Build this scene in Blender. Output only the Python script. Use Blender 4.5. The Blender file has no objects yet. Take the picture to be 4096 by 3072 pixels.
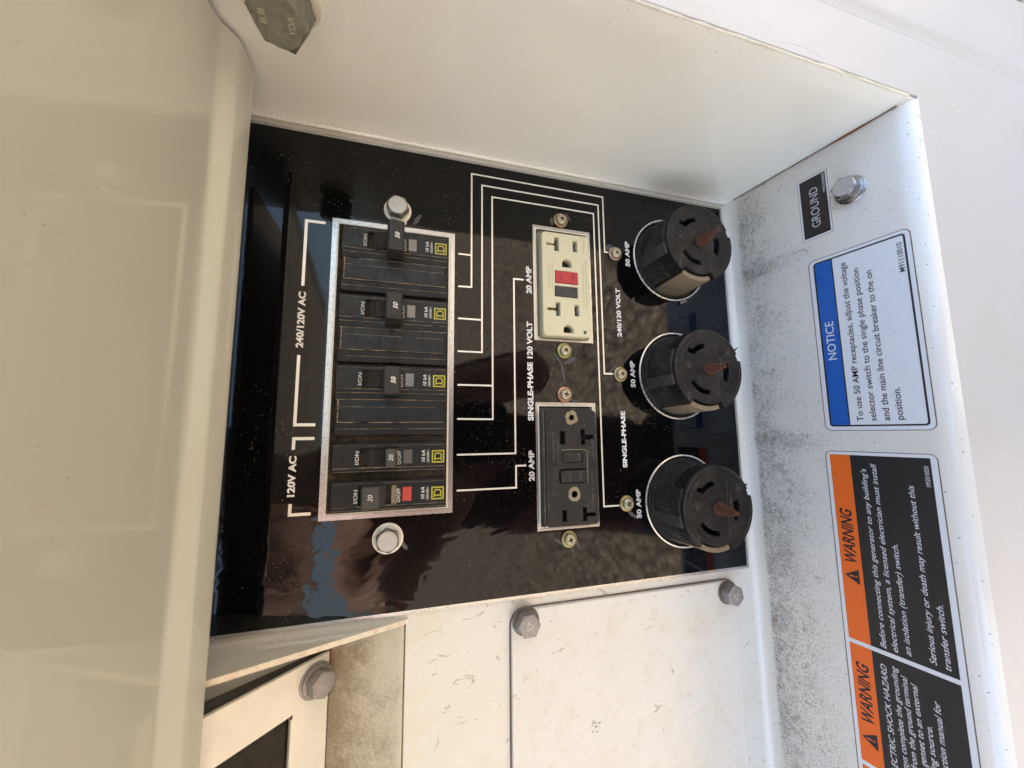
import bpy, bmesh, math, random
from mathutils import Matrix, Vector, noise
random.seed(7)
PI = math.pi
S = 0.0009          # metres per panel unit (panel is 300 units = 270 mm wide)
Z0 = 0.80           # height of the panel's lower edge above the ground
SC = bpy.context.scene
COL = SC.collection

def W(u, v, n):     # u right, v up, n out of the panel -> world
    return Vector((S*u, -S*n, Z0+S*v))

# ------------------------------------------------------------------ camera
cam_d = bpy.data.cameras.new('camera'); cam = bpy.data.objects.new('camera', cam_d); COL.objects.link(cam)
cam_d.sensor_width = 36; cam_d.sensor_fit = 'HORIZONTAL'; cam_d.lens = 1560/4096*36
cam_d.clip_start = 0.005; cam_d.clip_end = 2000
def d3(a): return Vector((a[0], -a[2], a[1]))
R0 = d3((-0.00904349, -0.95955956, 0.28136039)); R1 = d3((-0.99259053, -0.02548111, -0.11880549)); R2 = d3((0.12117032, -0.28035007, -0.95221930))
M = Matrix((R0, -R1, -R2)).transposed().to_4x4(); M.translation = W(-42.65, 267.27, 255.58)
cam.matrix_world = M
cam_d.dof.use_dof = True; cam_d.dof.focus_distance = 0.245; cam_d.dof.aperture_fstop = 16
SC.camera = cam
# ------------------------------------------------------------------ sky, sun, exposure
SUN_EL, SUN_AZ = math.radians(60), math.radians(-62)      # sun stands behind the generator
wd = bpy.data.worlds.new('World'); SC.world = wd; wd.use_nodes = True
nt = wd.node_tree; bg = nt.nodes['Background']
sky = nt.nodes.new('ShaderNodeTexSky'); sky.sky_type = 'NISHITA'; sky.sun_disc = False
sky.sun_elevation = SUN_EL; sky.sun_rotation = SUN_AZ; sky.air_density = 1.0; sky.dust_density = 3.0
nt.links.new(sky.outputs[0], bg.inputs[0]); bg.inputs[1].default_value = 0.15
sd = bpy.data.lights.new('sun', 'SUN'); sd.energy = 4.2; sd.angle = math.radians(0.53); sd.color = (1.0, 0.965, 0.90)
sun = bpy.data.objects.new('sun', sd); COL.objects.link(sun)
to_sun = Vector((math.sin(SUN_AZ)*math.cos(SUN_EL), math.cos(SUN_AZ)*math.cos(SUN_EL), math.sin(SUN_EL)))
sun.rotation_euler = to_sun.to_track_quat('Z', 'Y').to_euler(); sun.location = to_sun*8
SC.view_settings.view_transform = 'Standard'; SC.view_settings.look = 'None'; SC.view_settings.gamma = 1
SC.view_settings.exposure = 2.5
SC.render.engine = 'CYCLES'; SC.cycles.max_bounces = 10; SC.cycles.diffuse_bounces = 6; SC.cycles.glossy_bounces = 6
SC.cycles.sample_clamp_indirect = 6

# ------------------------------------------------------------------ materials
class NT:
    def __init__(s, name):
        s.m = bpy.data.materials.new(name); s.m.use_nodes = True; s.t = s.m.node_tree
        s.b = s.t.nodes['Principled BSDF']
        g = s.t.nodes.new('ShaderNodeNewGeometry'); v = s.t.nodes.new('ShaderNodeVectorMath'); v.operation = 'SCALE'
        v.inputs['Scale'].default_value = 1/S; s.t.links.new(g.outputs['Position'], v.inputs[0]); s.pos = v.outputs[0]
        o = s.t.nodes.new('ShaderNodeVectorMath'); o.operation = 'SUBTRACT'; s.t.links.new(s.pos, o.inputs[0]); o.inputs[1].default_value = (0, 0, Z0/S)
        s.pos = o.outputs[0]      # x = u, y = -n, z = v in panel units
        s.geo = g
    def noise(s, scale, detail=3, rough=0.6, stretch=None, dist=0):
        n = s.t.nodes.new('ShaderNodeTexNoise'); n.inputs['Scale'].default_value = scale; n.inputs['Detail'].default_value = detail
        n.inputs['Roughness'].default_value = rough; n.inputs['Distortion'].default_value = dist
        p = s.pos
        if stretch: p = s.vmul(p, stretch)
        s.t.links.new(p, n.inputs['Vector']); return n.outputs['Fac']
    def vmul(s, p, k):
        v = s.t.nodes.new('ShaderNodeVectorMath'); v.operation = 'MULTIPLY'; s.t.links.new(p, v.inputs[0]); v.inputs[1].default_value = k; return v.outputs[0]
    def voro(s, scale, feature='F1', stretch=None):
        n = s.t.nodes.new('ShaderNodeTexVoronoi'); n.feature = feature; n.inputs['Scale'].default_value = scale
        p = s.pos if not stretch else s.vmul(s.pos, stretch)
        s.t.links.new(p, n.inputs['Vector']); return n
    def ramp(s, fac, a, b, ca=0.0, cb=1.0):
        r = s.t.nodes.new('ShaderNodeMapRange'); r.interpolation_type = 'SMOOTHSTEP'; r.inputs['From Min'].default_value = a; r.inputs['From Max'].default_value = b
        r.inputs['To Min'].default_value = ca; r.inputs['To Max'].default_value = cb; s.t.links.new(fac, r.inputs['Value']); return r.outputs[0]
    def math(s, op, a, b=None):
        r = s.t.nodes.new('ShaderNodeMath'); r.operation = op
        for i, x in enumerate((a, b)):
            if x is None: continue
            if isinstance(x, (int, float)): r.inputs[i].default_value = x
            else: s.t.links.new(x, r.inputs[i])
        return r.outputs[0]
    def xyz(s, i):
        r = s.t.nodes.new('ShaderNodeSeparateXYZ'); s.t.links.new(s.pos, r.inputs[0]); return r.outputs[i]
    def mix(s, fac, a, b):
        r = s.t.nodes.new('ShaderNodeMix'); r.data_type = 'RGBA'
        for i, x in ((0, fac), (6, a), (7, b)):
            if isinstance(x, (int, float)): r.inputs[i].default_value = x
            elif isinstance(x, tuple): r.inputs[i].default_value = (*x[:3], 1)
            else: s.t.links.new(x, r.inputs[i])
        return r.outputs[2]
    def dots(s, scale, radius, density, soft=0.4):       # scattered specks: small discs in a share of the cells
        v = s.voro(scale)
        c = s.t.nodes.new('ShaderNodeSeparateColor'); s.t.links.new(v.outputs['Color'], c.inputs[0])
        r = s.math('MULTIPLY', c.outputs[1], radius)
        near = s.math('LESS_THAN', v.outputs['Distance'], r)
        pick = s.math('LESS_THAN', c.outputs[0], density)
        return s.math('MULTIPLY', near, pick)
    def base(s, c):
        if isinstance(c, tuple): s.b.inputs['Base Color'].default_value = (*c, 1)
        else: s.t.links.new(c, s.b.inputs['Base Color'])
    def rough(s, r):
        if isinstance(r, (int, float)): s.b.inputs['Roughness'].default_value = r
        else: s.t.links.new(r, s.b.inputs['Roughness'])
    def set(s, **k):
        for n, v in k.items(): s.b.inputs[n.replace('_', ' ')].default_value = v
    def bump(s, h, dist, strength=1.0, coat=False):
        b = s.t.nodes.new('ShaderNodeBump'); b.inputs['Distance'].default_value = dist*S; b.inputs['Strength'].default_value = strength
        s.t.links.new(h, b.inputs['Height']); s.t.links.new(b.outputs[0], s.b.inputs['Coat Normal' if coat else 'Normal'])

def paint(name, col=(0.80, 0.785, 0.72), specks=0.25, grime=0.0, sill=False, chips=0.0, coat_rough=0.07, peel=0.25, yellow=0.3, coat=1.0, foot=False):
    k = NT(name)
    c = k.mix(k.math('MULTIPLY', k.ramp(k.noise(0.02, 4), 0.40, 0.75), yellow), col, (col[0]*0.93, col[1]*0.88, col[2]*0.76))
    if grime: c = k.mix(k.math('MULTIPLY', k.ramp(k.noise(0.12, 6, 0.7), 0.5, 0.72), grime), c, (0.33, 0.26, 0.17))
    if specks:
        cl = k.ramp(k.noise(0.025, 3, 0.6), 0.35, 0.65, 0.25, 1.0)
        c = k.mix(k.math('MULTIPLY', k.math('MULTIPLY', k.dots(0.42, 0.15, min(1, specks*1.6)), 0.7), cl), c, (0.20, 0.16, 0.12))
        c = k.mix(k.math('MULTIPLY', k.dots(0.10, 0.05, specks), 0.8), c, (0.10, 0.085, 0.07))
    if sill:      # road dirt that settled on the sill, densest against the panel
        w = k.math('MULTIPLY', k.xyz(1), -1.0)
        fall = k.math('ADD', k.ramp(w, 6.0, 60.0, 0.95, 0.16), k.ramp(w, 30.0, 115.0, 0.30, 0.08))
        left = k.ramp(k.xyz(0), -220.0, 100.0, 1.2, 0.9)
        patch = k.math('MULTIPLY', k.math('MULTIPLY', k.ramp(k.noise(0.05, 5, 0.65), 0.28, 0.72, 0.60, 1.05), fall), left)
        patch = k.math('MULTIPLY', patch, k.ramp(w, 3.5, 8.0))
        gx = k.math('SUBTRACT', k.xyz(0), 116.0); gw = k.math('SUBTRACT', w, 82.0)
        gd = k.math('SQRT', k.math('ADD', k.math('MULTIPLY', gx, gx), k.math('MULTIPLY', gw, gw)))
        patch = k.math('ADD', patch, k.ramp(gd, 9.0, 15.0, 0.5, 0.0))
        for (ex, ew) in ((-51.0, 82.0), (86.0, 66.0)):      # dirt caught between the stickers
            gx = k.math('ABSOLUTE', k.math('SUBTRACT', k.xyz(0), ex)); patch = k.math('ADD', patch, k.math('MULTIPLY', k.ramp(gx, 2.0, 9.0, 0.3, 0.0), k.ramp(w, 50.0, 95.0, 1.0, 0.0)))
        thr = k.math('SUBTRACT', 0.655, k.math('MULTIPLY', patch, 0.18))
        d = k.ramp(k.math('SUBTRACT', k.noise(1.25, 4, 0.75), thr), 0.0, 0.08)
        c = k.mix(k.math('MULTIPLY', d, 0.66), c, (0.20, 0.175, 0.145))
        d2 = k.ramp(k.math('ADD', k.noise(0.26, 6, 0.75), k.math('MULTIPLY', patch, 0.16)), 0.66, 0.80)
        c = k.mix(k.math('MULTIPLY', d2, 0.50), c, (0.16, 0.132, 0.10))
        c = k.mix(k.math('MULTIPLY', k.dots(0.42, 0.18, 0.45), 0.75), c, (0.15, 0.13, 0.12))
    if foot:      # dirt along the wall's foot, where it meets the sill and the panel
        hgt = k.math('ADD', k.xyz(2), k.math('MULTIPLY', k.xyz(1), -0.154)); hgt = k.math('ADD', hgt, 9.8)
        fz = k.math('MINIMUM', hgt, k.math('MULTIPLY', k.xyz(1), -2.6))
        m = k.ramp(fz, 0.0, 12.0, 0.15, 0.0)
        c = k.mix(k.math('MULTIPLY', k.ramp(k.math('ADD', k.noise(0.9, 5, 0.8), m), 0.62, 0.78), 0.4), c, (0.30, 0.25, 0.18))
    if chips:
        f = k.ramp(k.noise(0.075, 7, 0.72, (1, 1, 0.6), 1.6), 0.655-chips*0.09, 0.668-chips*0.09)
        c = k.mix(k.math('MULTIPLY', k.math('MULTIPLY', f, k.ramp(k.noise(0.5, 4, 0.7), 0.35, 0.6, 0.25, 1.0)), 0.75), c, (0.26, 0.20, 0.14))
        c = k.mix(k.math('MULTIPLY', k.ramp(k.noise(0.03, 5, 0.6), 0.5, 0.7), 0.3), c, (0.62, 0.53, 0.38))
    k.base(c); k.rough(0.42); k.set(Coat_Weight=coat, Coat_Roughness=coat_rough, Coat_IOR=1.5)
    k.bump(k.noise(0.22, 2, 0.5), peel, 0.25)
    k.bump(k.noise(0.1, 2, 0.5), peel, 0.12, coat=True)
    return k.m

def plastic(name, col, rough=0.45, dust=0.0, dustcol=(0.33, 0.27, 0.19), specks=0.0, dscale=0.5, bump=0.0, scratch=0.0, spec=0.5):
    k = NT(name); c = col
    if dust: c = k.mix(k.math('MULTIPLY', k.ramp(k.math('ADD', k.math('MULTIPLY', k.noise(dscale, 6, 0.8), 0.6), k.math('MULTIPLY', k.noise(dscale*0.12, 3, 0.6), 0.4)), 0.44, 0.70), dust), c, dustcol)
    if scratch: c = k.mix(k.math('MULTIPLY', k.ramp(k.noise(0.5, 5, 0.7, (1, 1, 0.12), 0.6), 0.58, 0.75), scratch), c, dustcol)
    if specks: c = k.mix(k.dots(0.6, 0.15, specks), c, (0.42, 0.38, 0.31))
    k.base(c); k.rough(k.ramp(k.noise(0.3, 4), 0.3, 0.7, rough-0.08, min(1, rough+0.14))); k.set(Specular_IOR_Level=spec)
    if bump: k.bump(k.noise(1.2, 4, 0.7), bump, 0.5)
    return k.m

def metal(name, col, rough=0.35, metallic=1.0, tarn=0.0, tcol=(0.2, 0.16, 0.1), scale=0.4, bump=0.1):
    k = NT(name); c = col
    if tarn: c = k.mix(k.math('MULTIPLY', k.ramp(k.noise(scale, 6, 0.75), 0.42, 0.68), tarn), c, tcol)
    k.base(c); k.set(Metallic=metallic); k.rough(k.ramp(k.noise(scale*1.5, 4), 0.3, 0.7, rough*0.7, min(1, rough*1.4)))
    if bump: k.bump(k.noise(1.0, 4, 0.7), bump, 0.4)
    return k.m

def flat(name, col, rough=0.5, specks=0.0, wear=0.0, wcol=(0.45, 0.43, 0.40), metallic=0.0, coat=0.0):
    k = NT(name); c = col
    if wear: c = k.mix(k.math('MULTIPLY', k.ramp(k.noise(0.6, 6, 0.8), 0.5, 0.7), wear), c, wcol)
    if specks: c = k.mix(k.math('MULTIPLY', k.dots(0.4, 0.13, specks), 0.85), c, wcol)
    k.base(c); k.rough(rough); k.set(Metallic=metallic, Coat_Weight=coat, Coat_Roughness=0.1)
    return k.m

MT = {}  # one white paint: exposure differences between parts are put into these base colours
MT['wall'] = paint('white_paint_side_wall', (0.835, 0.845, 0.80), specks=0.30, foot=True)
MT['back'] = paint('white_paint_back_plate', (0.68, 0.665, 0.61), specks=0.3, chips=0.50)
MT['sill'] = paint('white_paint_dirty_sill', (0.73, 0.71, 0.645), specks=0.3, sill=True)
MT['front'] = paint('white_paint_front_face', (0.54, 0.545, 0.55), specks=0.16, coat_rough=0.32, coat=0.3)  # greyer base offsets the stronger light on this face
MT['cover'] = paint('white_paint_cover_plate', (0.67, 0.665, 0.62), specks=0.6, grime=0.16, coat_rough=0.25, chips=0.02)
MT['lid'] = paint('white_paint_lid', (0.56, 0.57, 0.50), specks=0.14, coat_rough=0.05, yellow=0.15)  # darker base, shade put into the lid's colour
k = NT('grimy_ledge')
f = k.math('ADD', k.math('MULTIPLY', k.noise(0.05, 5, 0.65), 0.5), k.math('MULTIPLY', k.noise(0.5, 6, 0.8), 0.5))
f = k.math('ADD', f, k.ramp(k.xyz(2), 262, 300, -0.10, 0.12))
c = k.mix(k.ramp(f, 0.36, 0.66, 0.0, 0.9), (0.58, 0.535, 0.44), (0.25, 0.195, 0.125))
c = k.mix(k.math('MULTIPLY', k.ramp(k.voro(0.55).outputs['Distance'], 0.1, 0.35, 1.0, 0.0), k.ramp(f, 0.5, 0.7, 0.0, 0.55)), c, (0.52, 0.45, 0.33))
c = k.mix(k.math('MULTIPLY', k.dots(0.42, 0.16, 0.5), 0.6), c, (0.12, 0.09, 0.06))
k.base(c); k.rough(0.6); k.bump(k.noise(0.6, 4, 0.7), 0.25, 0.5); MT['ledge'] = k.m
MT['frame'] = paint('white_paint_frame', (0.74, 0.72, 0.64), specks=0.2, grime=0.06)
MT['rustedge'] = plastic('rust_flecked_cream_edge', (0.76, 0.70, 0.57), 0.5, 0.6, (0.40, 0.20, 0.08), dscale=0.25)
MT['rust'] = plastic('rust_stain', (0.22, 0.085, 0.025), 0.85, 0.6, (0.10, 0.045, 0.02), dscale=0.5)
MT['foldline'] = plastic('cream_fold_line', (0.60, 0.55, 0.43), 0.8, 0.8, (0.30, 0.23, 0.15), dscale=0.16)
MT['crumb'] = plastic('brown_crumbs', (0.085, 0.058, 0.033), 0.95, 0.7, (0.16, 0.115, 0.07), dscale=0.4)
MT['seam'] = plastic('dirty_seam', (0.16, 0.12, 0.08), 0.9, 0.6, (0.42, 0.34, 0.22), dscale=0.25)
MT['sealant'] = plastic('yellowed_sealant', (0.74, 0.73, 0.63), 0.6, 0.75, (0.50, 0.43, 0.29), dscale=0.14)
MT['dark_band'] = plastic('dull_black', (0.018, 0.016, 0.014), 0.7, 0.35, (0.10, 0.075, 0.05), dscale=0.25)
MT['dark'] = plastic('dark_backing', (0.012, 0.011, 0.010), 0.8, 0.3, (0.05, 0.04, 0.03), dscale=0.1)  # near black, so the darkness behind openings is in the colour
MT['grubby'] = plastic('dirty_window_brown', (0.012, 0.0095, 0.007), 0.45, 0.7, (0.045, 0.034, 0.022), dscale=0.06, spec=0.25)
# glossy black face of the control panel
k = NT('glossy_black_panel')
c = k.mix(k.math('MULTIPLY', k.ramp(k.noise(0.05, 5, 0.7), 0.45, 0.75), 0.35), (0.002, 0.002, 0.0022), (0.006, 0.0055, 0.005))
dustmask = k.ramp(k.noise(0.022, 3, 0.6), 0.47, 0.64, 0.06, 1.0)
c = k.mix(k.math('MULTIPLY', k.math('MULTIPLY', k.dots(0.9, 0.20, 0.45), dustmask), 0.8), c, (0.33, 0.28, 0.17))
c = k.mix(k.math('MULTIPLY', k.dots(0.22, 0.055, 0.4), 0.8), c, (0.45, 0.40, 0.28))
c = k.mix(k.math('MULTIPLY', k.ramp(k.noise(0.35, 6, 0.8, (1, 1, 0.3), 1.0), 0.66, 0.74), 0.10), c, (0.30, 0.28, 0.25))
k.base(c); k.rough(k.ramp(k.noise(0.15, 4), 0.3, 0.7, 0.025, 0.07)); k.set(Specular_IOR_Level=0.31)
lift = k.math('MULTIPLY', k.ramp(k.xyz(0), -100.0, -60.0, 1.0, 0.0), k.ramp(k.xyz(2), 170.0, 260.0))      # film lifting at the upper left
film = k.math('MULTIPLY', k.noise(0.035, 2, 0.5, (1, 1, 0.6), 1.5), lift)
k.bump(k.math('ADD', film, k.math('MULTIPLY', k.noise(0.12, 2, 0.5), 0.03)), 0.75, 0.5)
MT['panel'] = k.m
k = NT('pitted_aluminium_trim')
c = k.mix(k.ramp(k.noise(0.9, 6, 0.75), 0.44, 0.66), (0.56, 0.55, 0.53), (0.30, 0.29, 0.285))
c = k.mix(k.math('MULTIPLY', k.dots(0.55, 0.22, 0.3), 0.75), c, (0.16, 0.14, 0.12)); k.base(c); k.set(Metallic=0.8); k.rough(0.27); k.bump(k.noise(0.9, 5, 0.7), 0.1, 0.3); MT['trim'] = k.m
MT['line'] = flat('bare_aluminium_line', (0.82, 0.79, 0.72), 0.38, metallic=0.45, wear=0.25, wcol=(0.5, 0.47, 0.40))
MT['print'] = flat('white_print', (0.74, 0.73, 0.70), 0.45, wear=0.15)
MT['dimprint'] = flat('worn_white_print', (0.55, 0.54, 0.51), 0.5, wear=0.5, wcol=(0.12, 0.11, 0.10))
MT['rim'] = paint('cream_opening_rim', (0.76, 0.72, 0.60), specks=0.3)
MT['tray'] = plastic('dusty_tray', (0.010, 0.008, 0.006), 0.95, 0.8, (0.105, 0.066, 0.034), dscale=0.22, bump=0.8)
MT['brk'] = plastic('black_breaker_plastic', (0.008, 0.008, 0.0085), 0.46, 0.14, (0.10, 0.085, 0.065), spec=0.3, specks=0.05, scratch=0.14, bump=0.05)
MT['brkface'] = plastic('black_breaker_label_face', (0.010, 0.0105, 0.0115), 0.40, 0.10, (0.10, 0.09, 0.07), spec=0.32, specks=0.04, scratch=0.15)
MT['handle'] = plastic('grey_black_handle', (0.026, 0.025, 0.023), 0.5, 0.45, (0.075, 0.064, 0.047), spec=0.35, dscale=0.25, bump=0.06)
MT['handletop'] = plastic('worn_grey_handle_top', (0.055, 0.055, 0.054), 0.5, 0.35, (0.095, 0.085, 0.068), spec=0.4, dscale=0.35, bump=0.06)
MT['slot'] = plastic('dusty_slot', (0.014, 0.012, 0.009), 0.9, 0.8, (0.075, 0.055, 0.032), dscale=0.4)
MT['dust'] = plastic('tan_dust', (0.27, 0.21, 0.14), 0.95, 0.7, (0.10, 0.08, 0.06), dscale=0.35)
MT['win'] = flat('clear_flag_window', (0.11, 0.105, 0.10), 0.25, wear=0.5, wcol=(0.16, 0.145, 0.125), coat=1)
MT['winblue'] = flat('grey_flag_window', (0.10, 0.107, 0.125), 0.2, wear=0.4, wcol=(0.16, 0.15, 0.14), coat=1)
MT['winred'] = flat('red_flag', (0.52, 0.062, 0.04), 0.3, wear=0.55, wcol=(0.26, 0.12, 0.085), coat=1)
MT['yellow'] = flat('yellow_print', (0.42, 0.38, 0.035), 0.45, wear=0.3, wcol=(0.25, 0.23, 0.05))
k = NT('speckled_beige_plastic')
c = k.mix(k.math('MULTIPLY', k.ramp(k.noise(0.9, 5, 0.8), 0.50, 0.66), 0.28), (0.64, 0.60, 0.40), (0.40, 0.35, 0.22))
c = k.mix(k.math('MULTIPLY', k.dots(0.8, 0.26, 0.5), 0.75), c, (0.09, 0.075, 0.05)); k.base(c); k.rough(0.42); MT['beige'] = k.m
MT['beigetext'] = flat('moulded_beige_text', (0.36, 0.32, 0.19), 0.6)
MT['beigedark'] = plastic('dark_beige_side', (0.22, 0.19, 0.12), 0.7, 0.7, (0.07, 0.065, 0.05), dscale=0.3)  # flange coloured darker than the beige face
MT['red'] = flat('red_button', (0.46, 0.022, 0.035), 0.42, wear=0.3, wcol=(0.26, 0.02, 0.03))
MT['redtext'] = flat('moulded_red_text', (0.20, 0.012, 0.022), 0.6)
MT['blackbtn'] = plastic('black_button', (0.028, 0.028, 0.032), 0.45, 0.3, (0.14, 0.13, 0.11))
MT['gfblack'] = plastic('scuffed_black_outlet', (0.017, 0.016, 0.017), 0.5, 0.3, (0.09, 0.078, 0.06), spec=0.35, specks=0.16, scratch=0.3, dscale=0.45, bump=0.05)
MT['gfside'] = plastic('dusty_black_outlet_side', (0.045, 0.04, 0.033), 0.8, 0.9, (0.19, 0.16, 0.105), dscale=0.9)
MT['gftext'] = plastic('moulded_black_text', (0.085, 0.078, 0.068), 0.7)
MT['mud'] = plastic('dried_mud', (0.29, 0.25, 0.15), 0.9, 0.7, (0.17, 0.14, 0.085), dscale=0.6, bump=0.3)
MT['hole'] = plastic('dark_slot', (0.006, 0.006, 0.006), 0.7)
MT['contact'] = metal('dull_contact', (0.10, 0.11, 0.10), 0.5, 0.6, 0.4)
MT['rec'] = plastic('dusty_black_receptacle', (0.006, 0.006, 0.007), 0.5, 0.5, (0.072, 0.065, 0.054), spec=0.25, specks=0.20, dscale=0.6, scratch=0.08, bump=0.05)
MT['recside'] = plastic('dusty_receptacle_side', (0.014, 0.014, 0.0138), 0.8, 0.85, (0.088, 0.079, 0.065), spec=0.3, specks=0.35, dscale=0.7, scratch=0.2, bump=0.12)
MT['mouldedge'] = plastic('worn_mould_edge', (0.03, 0.029, 0.028), 0.7, 0.6, (0.10, 0.09, 0.07), dscale=0.5)
MT['rib'] = plastic('dusty_rib', (0.035, 0.030, 0.024), 0.9, 0.7, (0.10, 0.082, 0.055), dscale=0.6)
MT['tan'] = plastic('tan_fibre', (0.21, 0.16, 0.10), 0.65, 0.5, (0.10, 0.078, 0.05), dscale=0.3, bump=0.05)
MT['rustpin'] = plastic('rusted_pin', (0.095, 0.033, 0.019), 0.95, 0.9, (0.035, 0.013, 0.008), dscale=0.35, bump=0.5)
MT['ring'] = metal('aluminium_ring', (0.80, 0.79, 0.77), 0.3, 0.75, 0.3, (0.42, 0.40, 0.36))
MT['zinc'] = metal('dull_zinc', (0.50, 0.50, 0.47), 0.45, 0.5, 0.5, (0.40, 0.38, 0.33), 0.3, 0.2)
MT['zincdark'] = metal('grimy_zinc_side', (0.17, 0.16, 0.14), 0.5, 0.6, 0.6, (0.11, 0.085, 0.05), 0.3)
MT['greybolt'] = metal('dark_grey_bolt', (0.31, 0.295, 0.29), 0.5, 0.5, 0.35, (0.24, 0.21, 0.18), 0.3, 0.2)
MT['creamwash'] = paint('cream_painted_washer', (0.74, 0.70, 0.60), specks=0.2)
MT['chrome'] = metal('polished_steel', (0.37, 0.36, 0.35), 0.30, 1.0, 0.3, (0.30, 0.28, 0.26), 0.2, 0.02)
MT['chrometop'] = metal('sanded_steel_top', (0.50, 0.48, 0.45), 0.55, 0.4, 0.3, (0.36, 0.33, 0.29), 0.5)
MT['hinge'] = metal('olive_zinc_bolt', (0.22, 0.22, 0.18), 0.5, 0.5, 0.6, (0.10, 0.10, 0.085), 0.22, 0.35)
MT['hingehi'] = metal('bare_stamping', (0.42, 0.41, 0.31), 0.45, 0.5)
MT['brass'] = metal('yellowed_screw', (0.46, 0.43, 0.31), 0.38, 0.65, 0.5, (0.20, 0.17, 0.10), 0.7)
for nm, cc in (('w_copper', (0.34, 0.23, 0.12)), ('w_green', (0.36, 0.35, 0.13)), ('w_orange', (0.44, 0.25, 0.15)), ('w_olive', (0.36, 0.30, 0.14)), ('w_pink', (0.38, 0.26, 0.20))):
    MT[nm] = metal('washer_'+nm, cc, 0.4, 0.6, 0.55, (cc[0]*0.45, cc[1]*0.45, cc[2]*0.45), 0.6)
MT['scuff'] = plastic('grey_scuff', (0.06, 0.06, 0.062), 0.6, 0.6, (0.12, 0.12, 0.12), dscale=0.4)
MT['lblwhite'] = flat('white_vinyl', (0.72, 0.73, 0.74), 0.35, specks=0.30, wcol=(0.13, 0.11, 0.10))
MT['lblblue'] = flat('blue_vinyl', (0.012, 0.105, 0.42), 0.35, specks=0.10, wcol=(0.10, 0.15, 0.30))
MT['lblorange'] = flat('orange_vinyl', (0.80, 0.145, 0.018), 0.4, specks=0.30, wcol=(0.45, 0.11, 0.03))
MT['lblblack'] = flat('black_vinyl', (0.016, 0.017, 0.019), 0.35, specks=0.16, wear=0.25, wcol=(0.055, 0.05, 0.045))
MT['lblblack2'] = flat('sooted_black_vinyl', (0.013, 0.013, 0.014), 0.4, specks=0.5, wear=0.3, wcol=(0.16, 0.13, 0.10))
MT['ink'] = flat('black_ink', (0.016, 0.015, 0.02), 0.4)
MT['inkwhite'] = flat('white_ink', (0.66, 0.67, 0.68), 0.45, wear=0.2)
MT['hair'] = flat('dark_fibre', (0.05, 0.04, 0.035), 0.8)
MT['shell'] = paint('white_paint_shell', specks=0.0)

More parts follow.
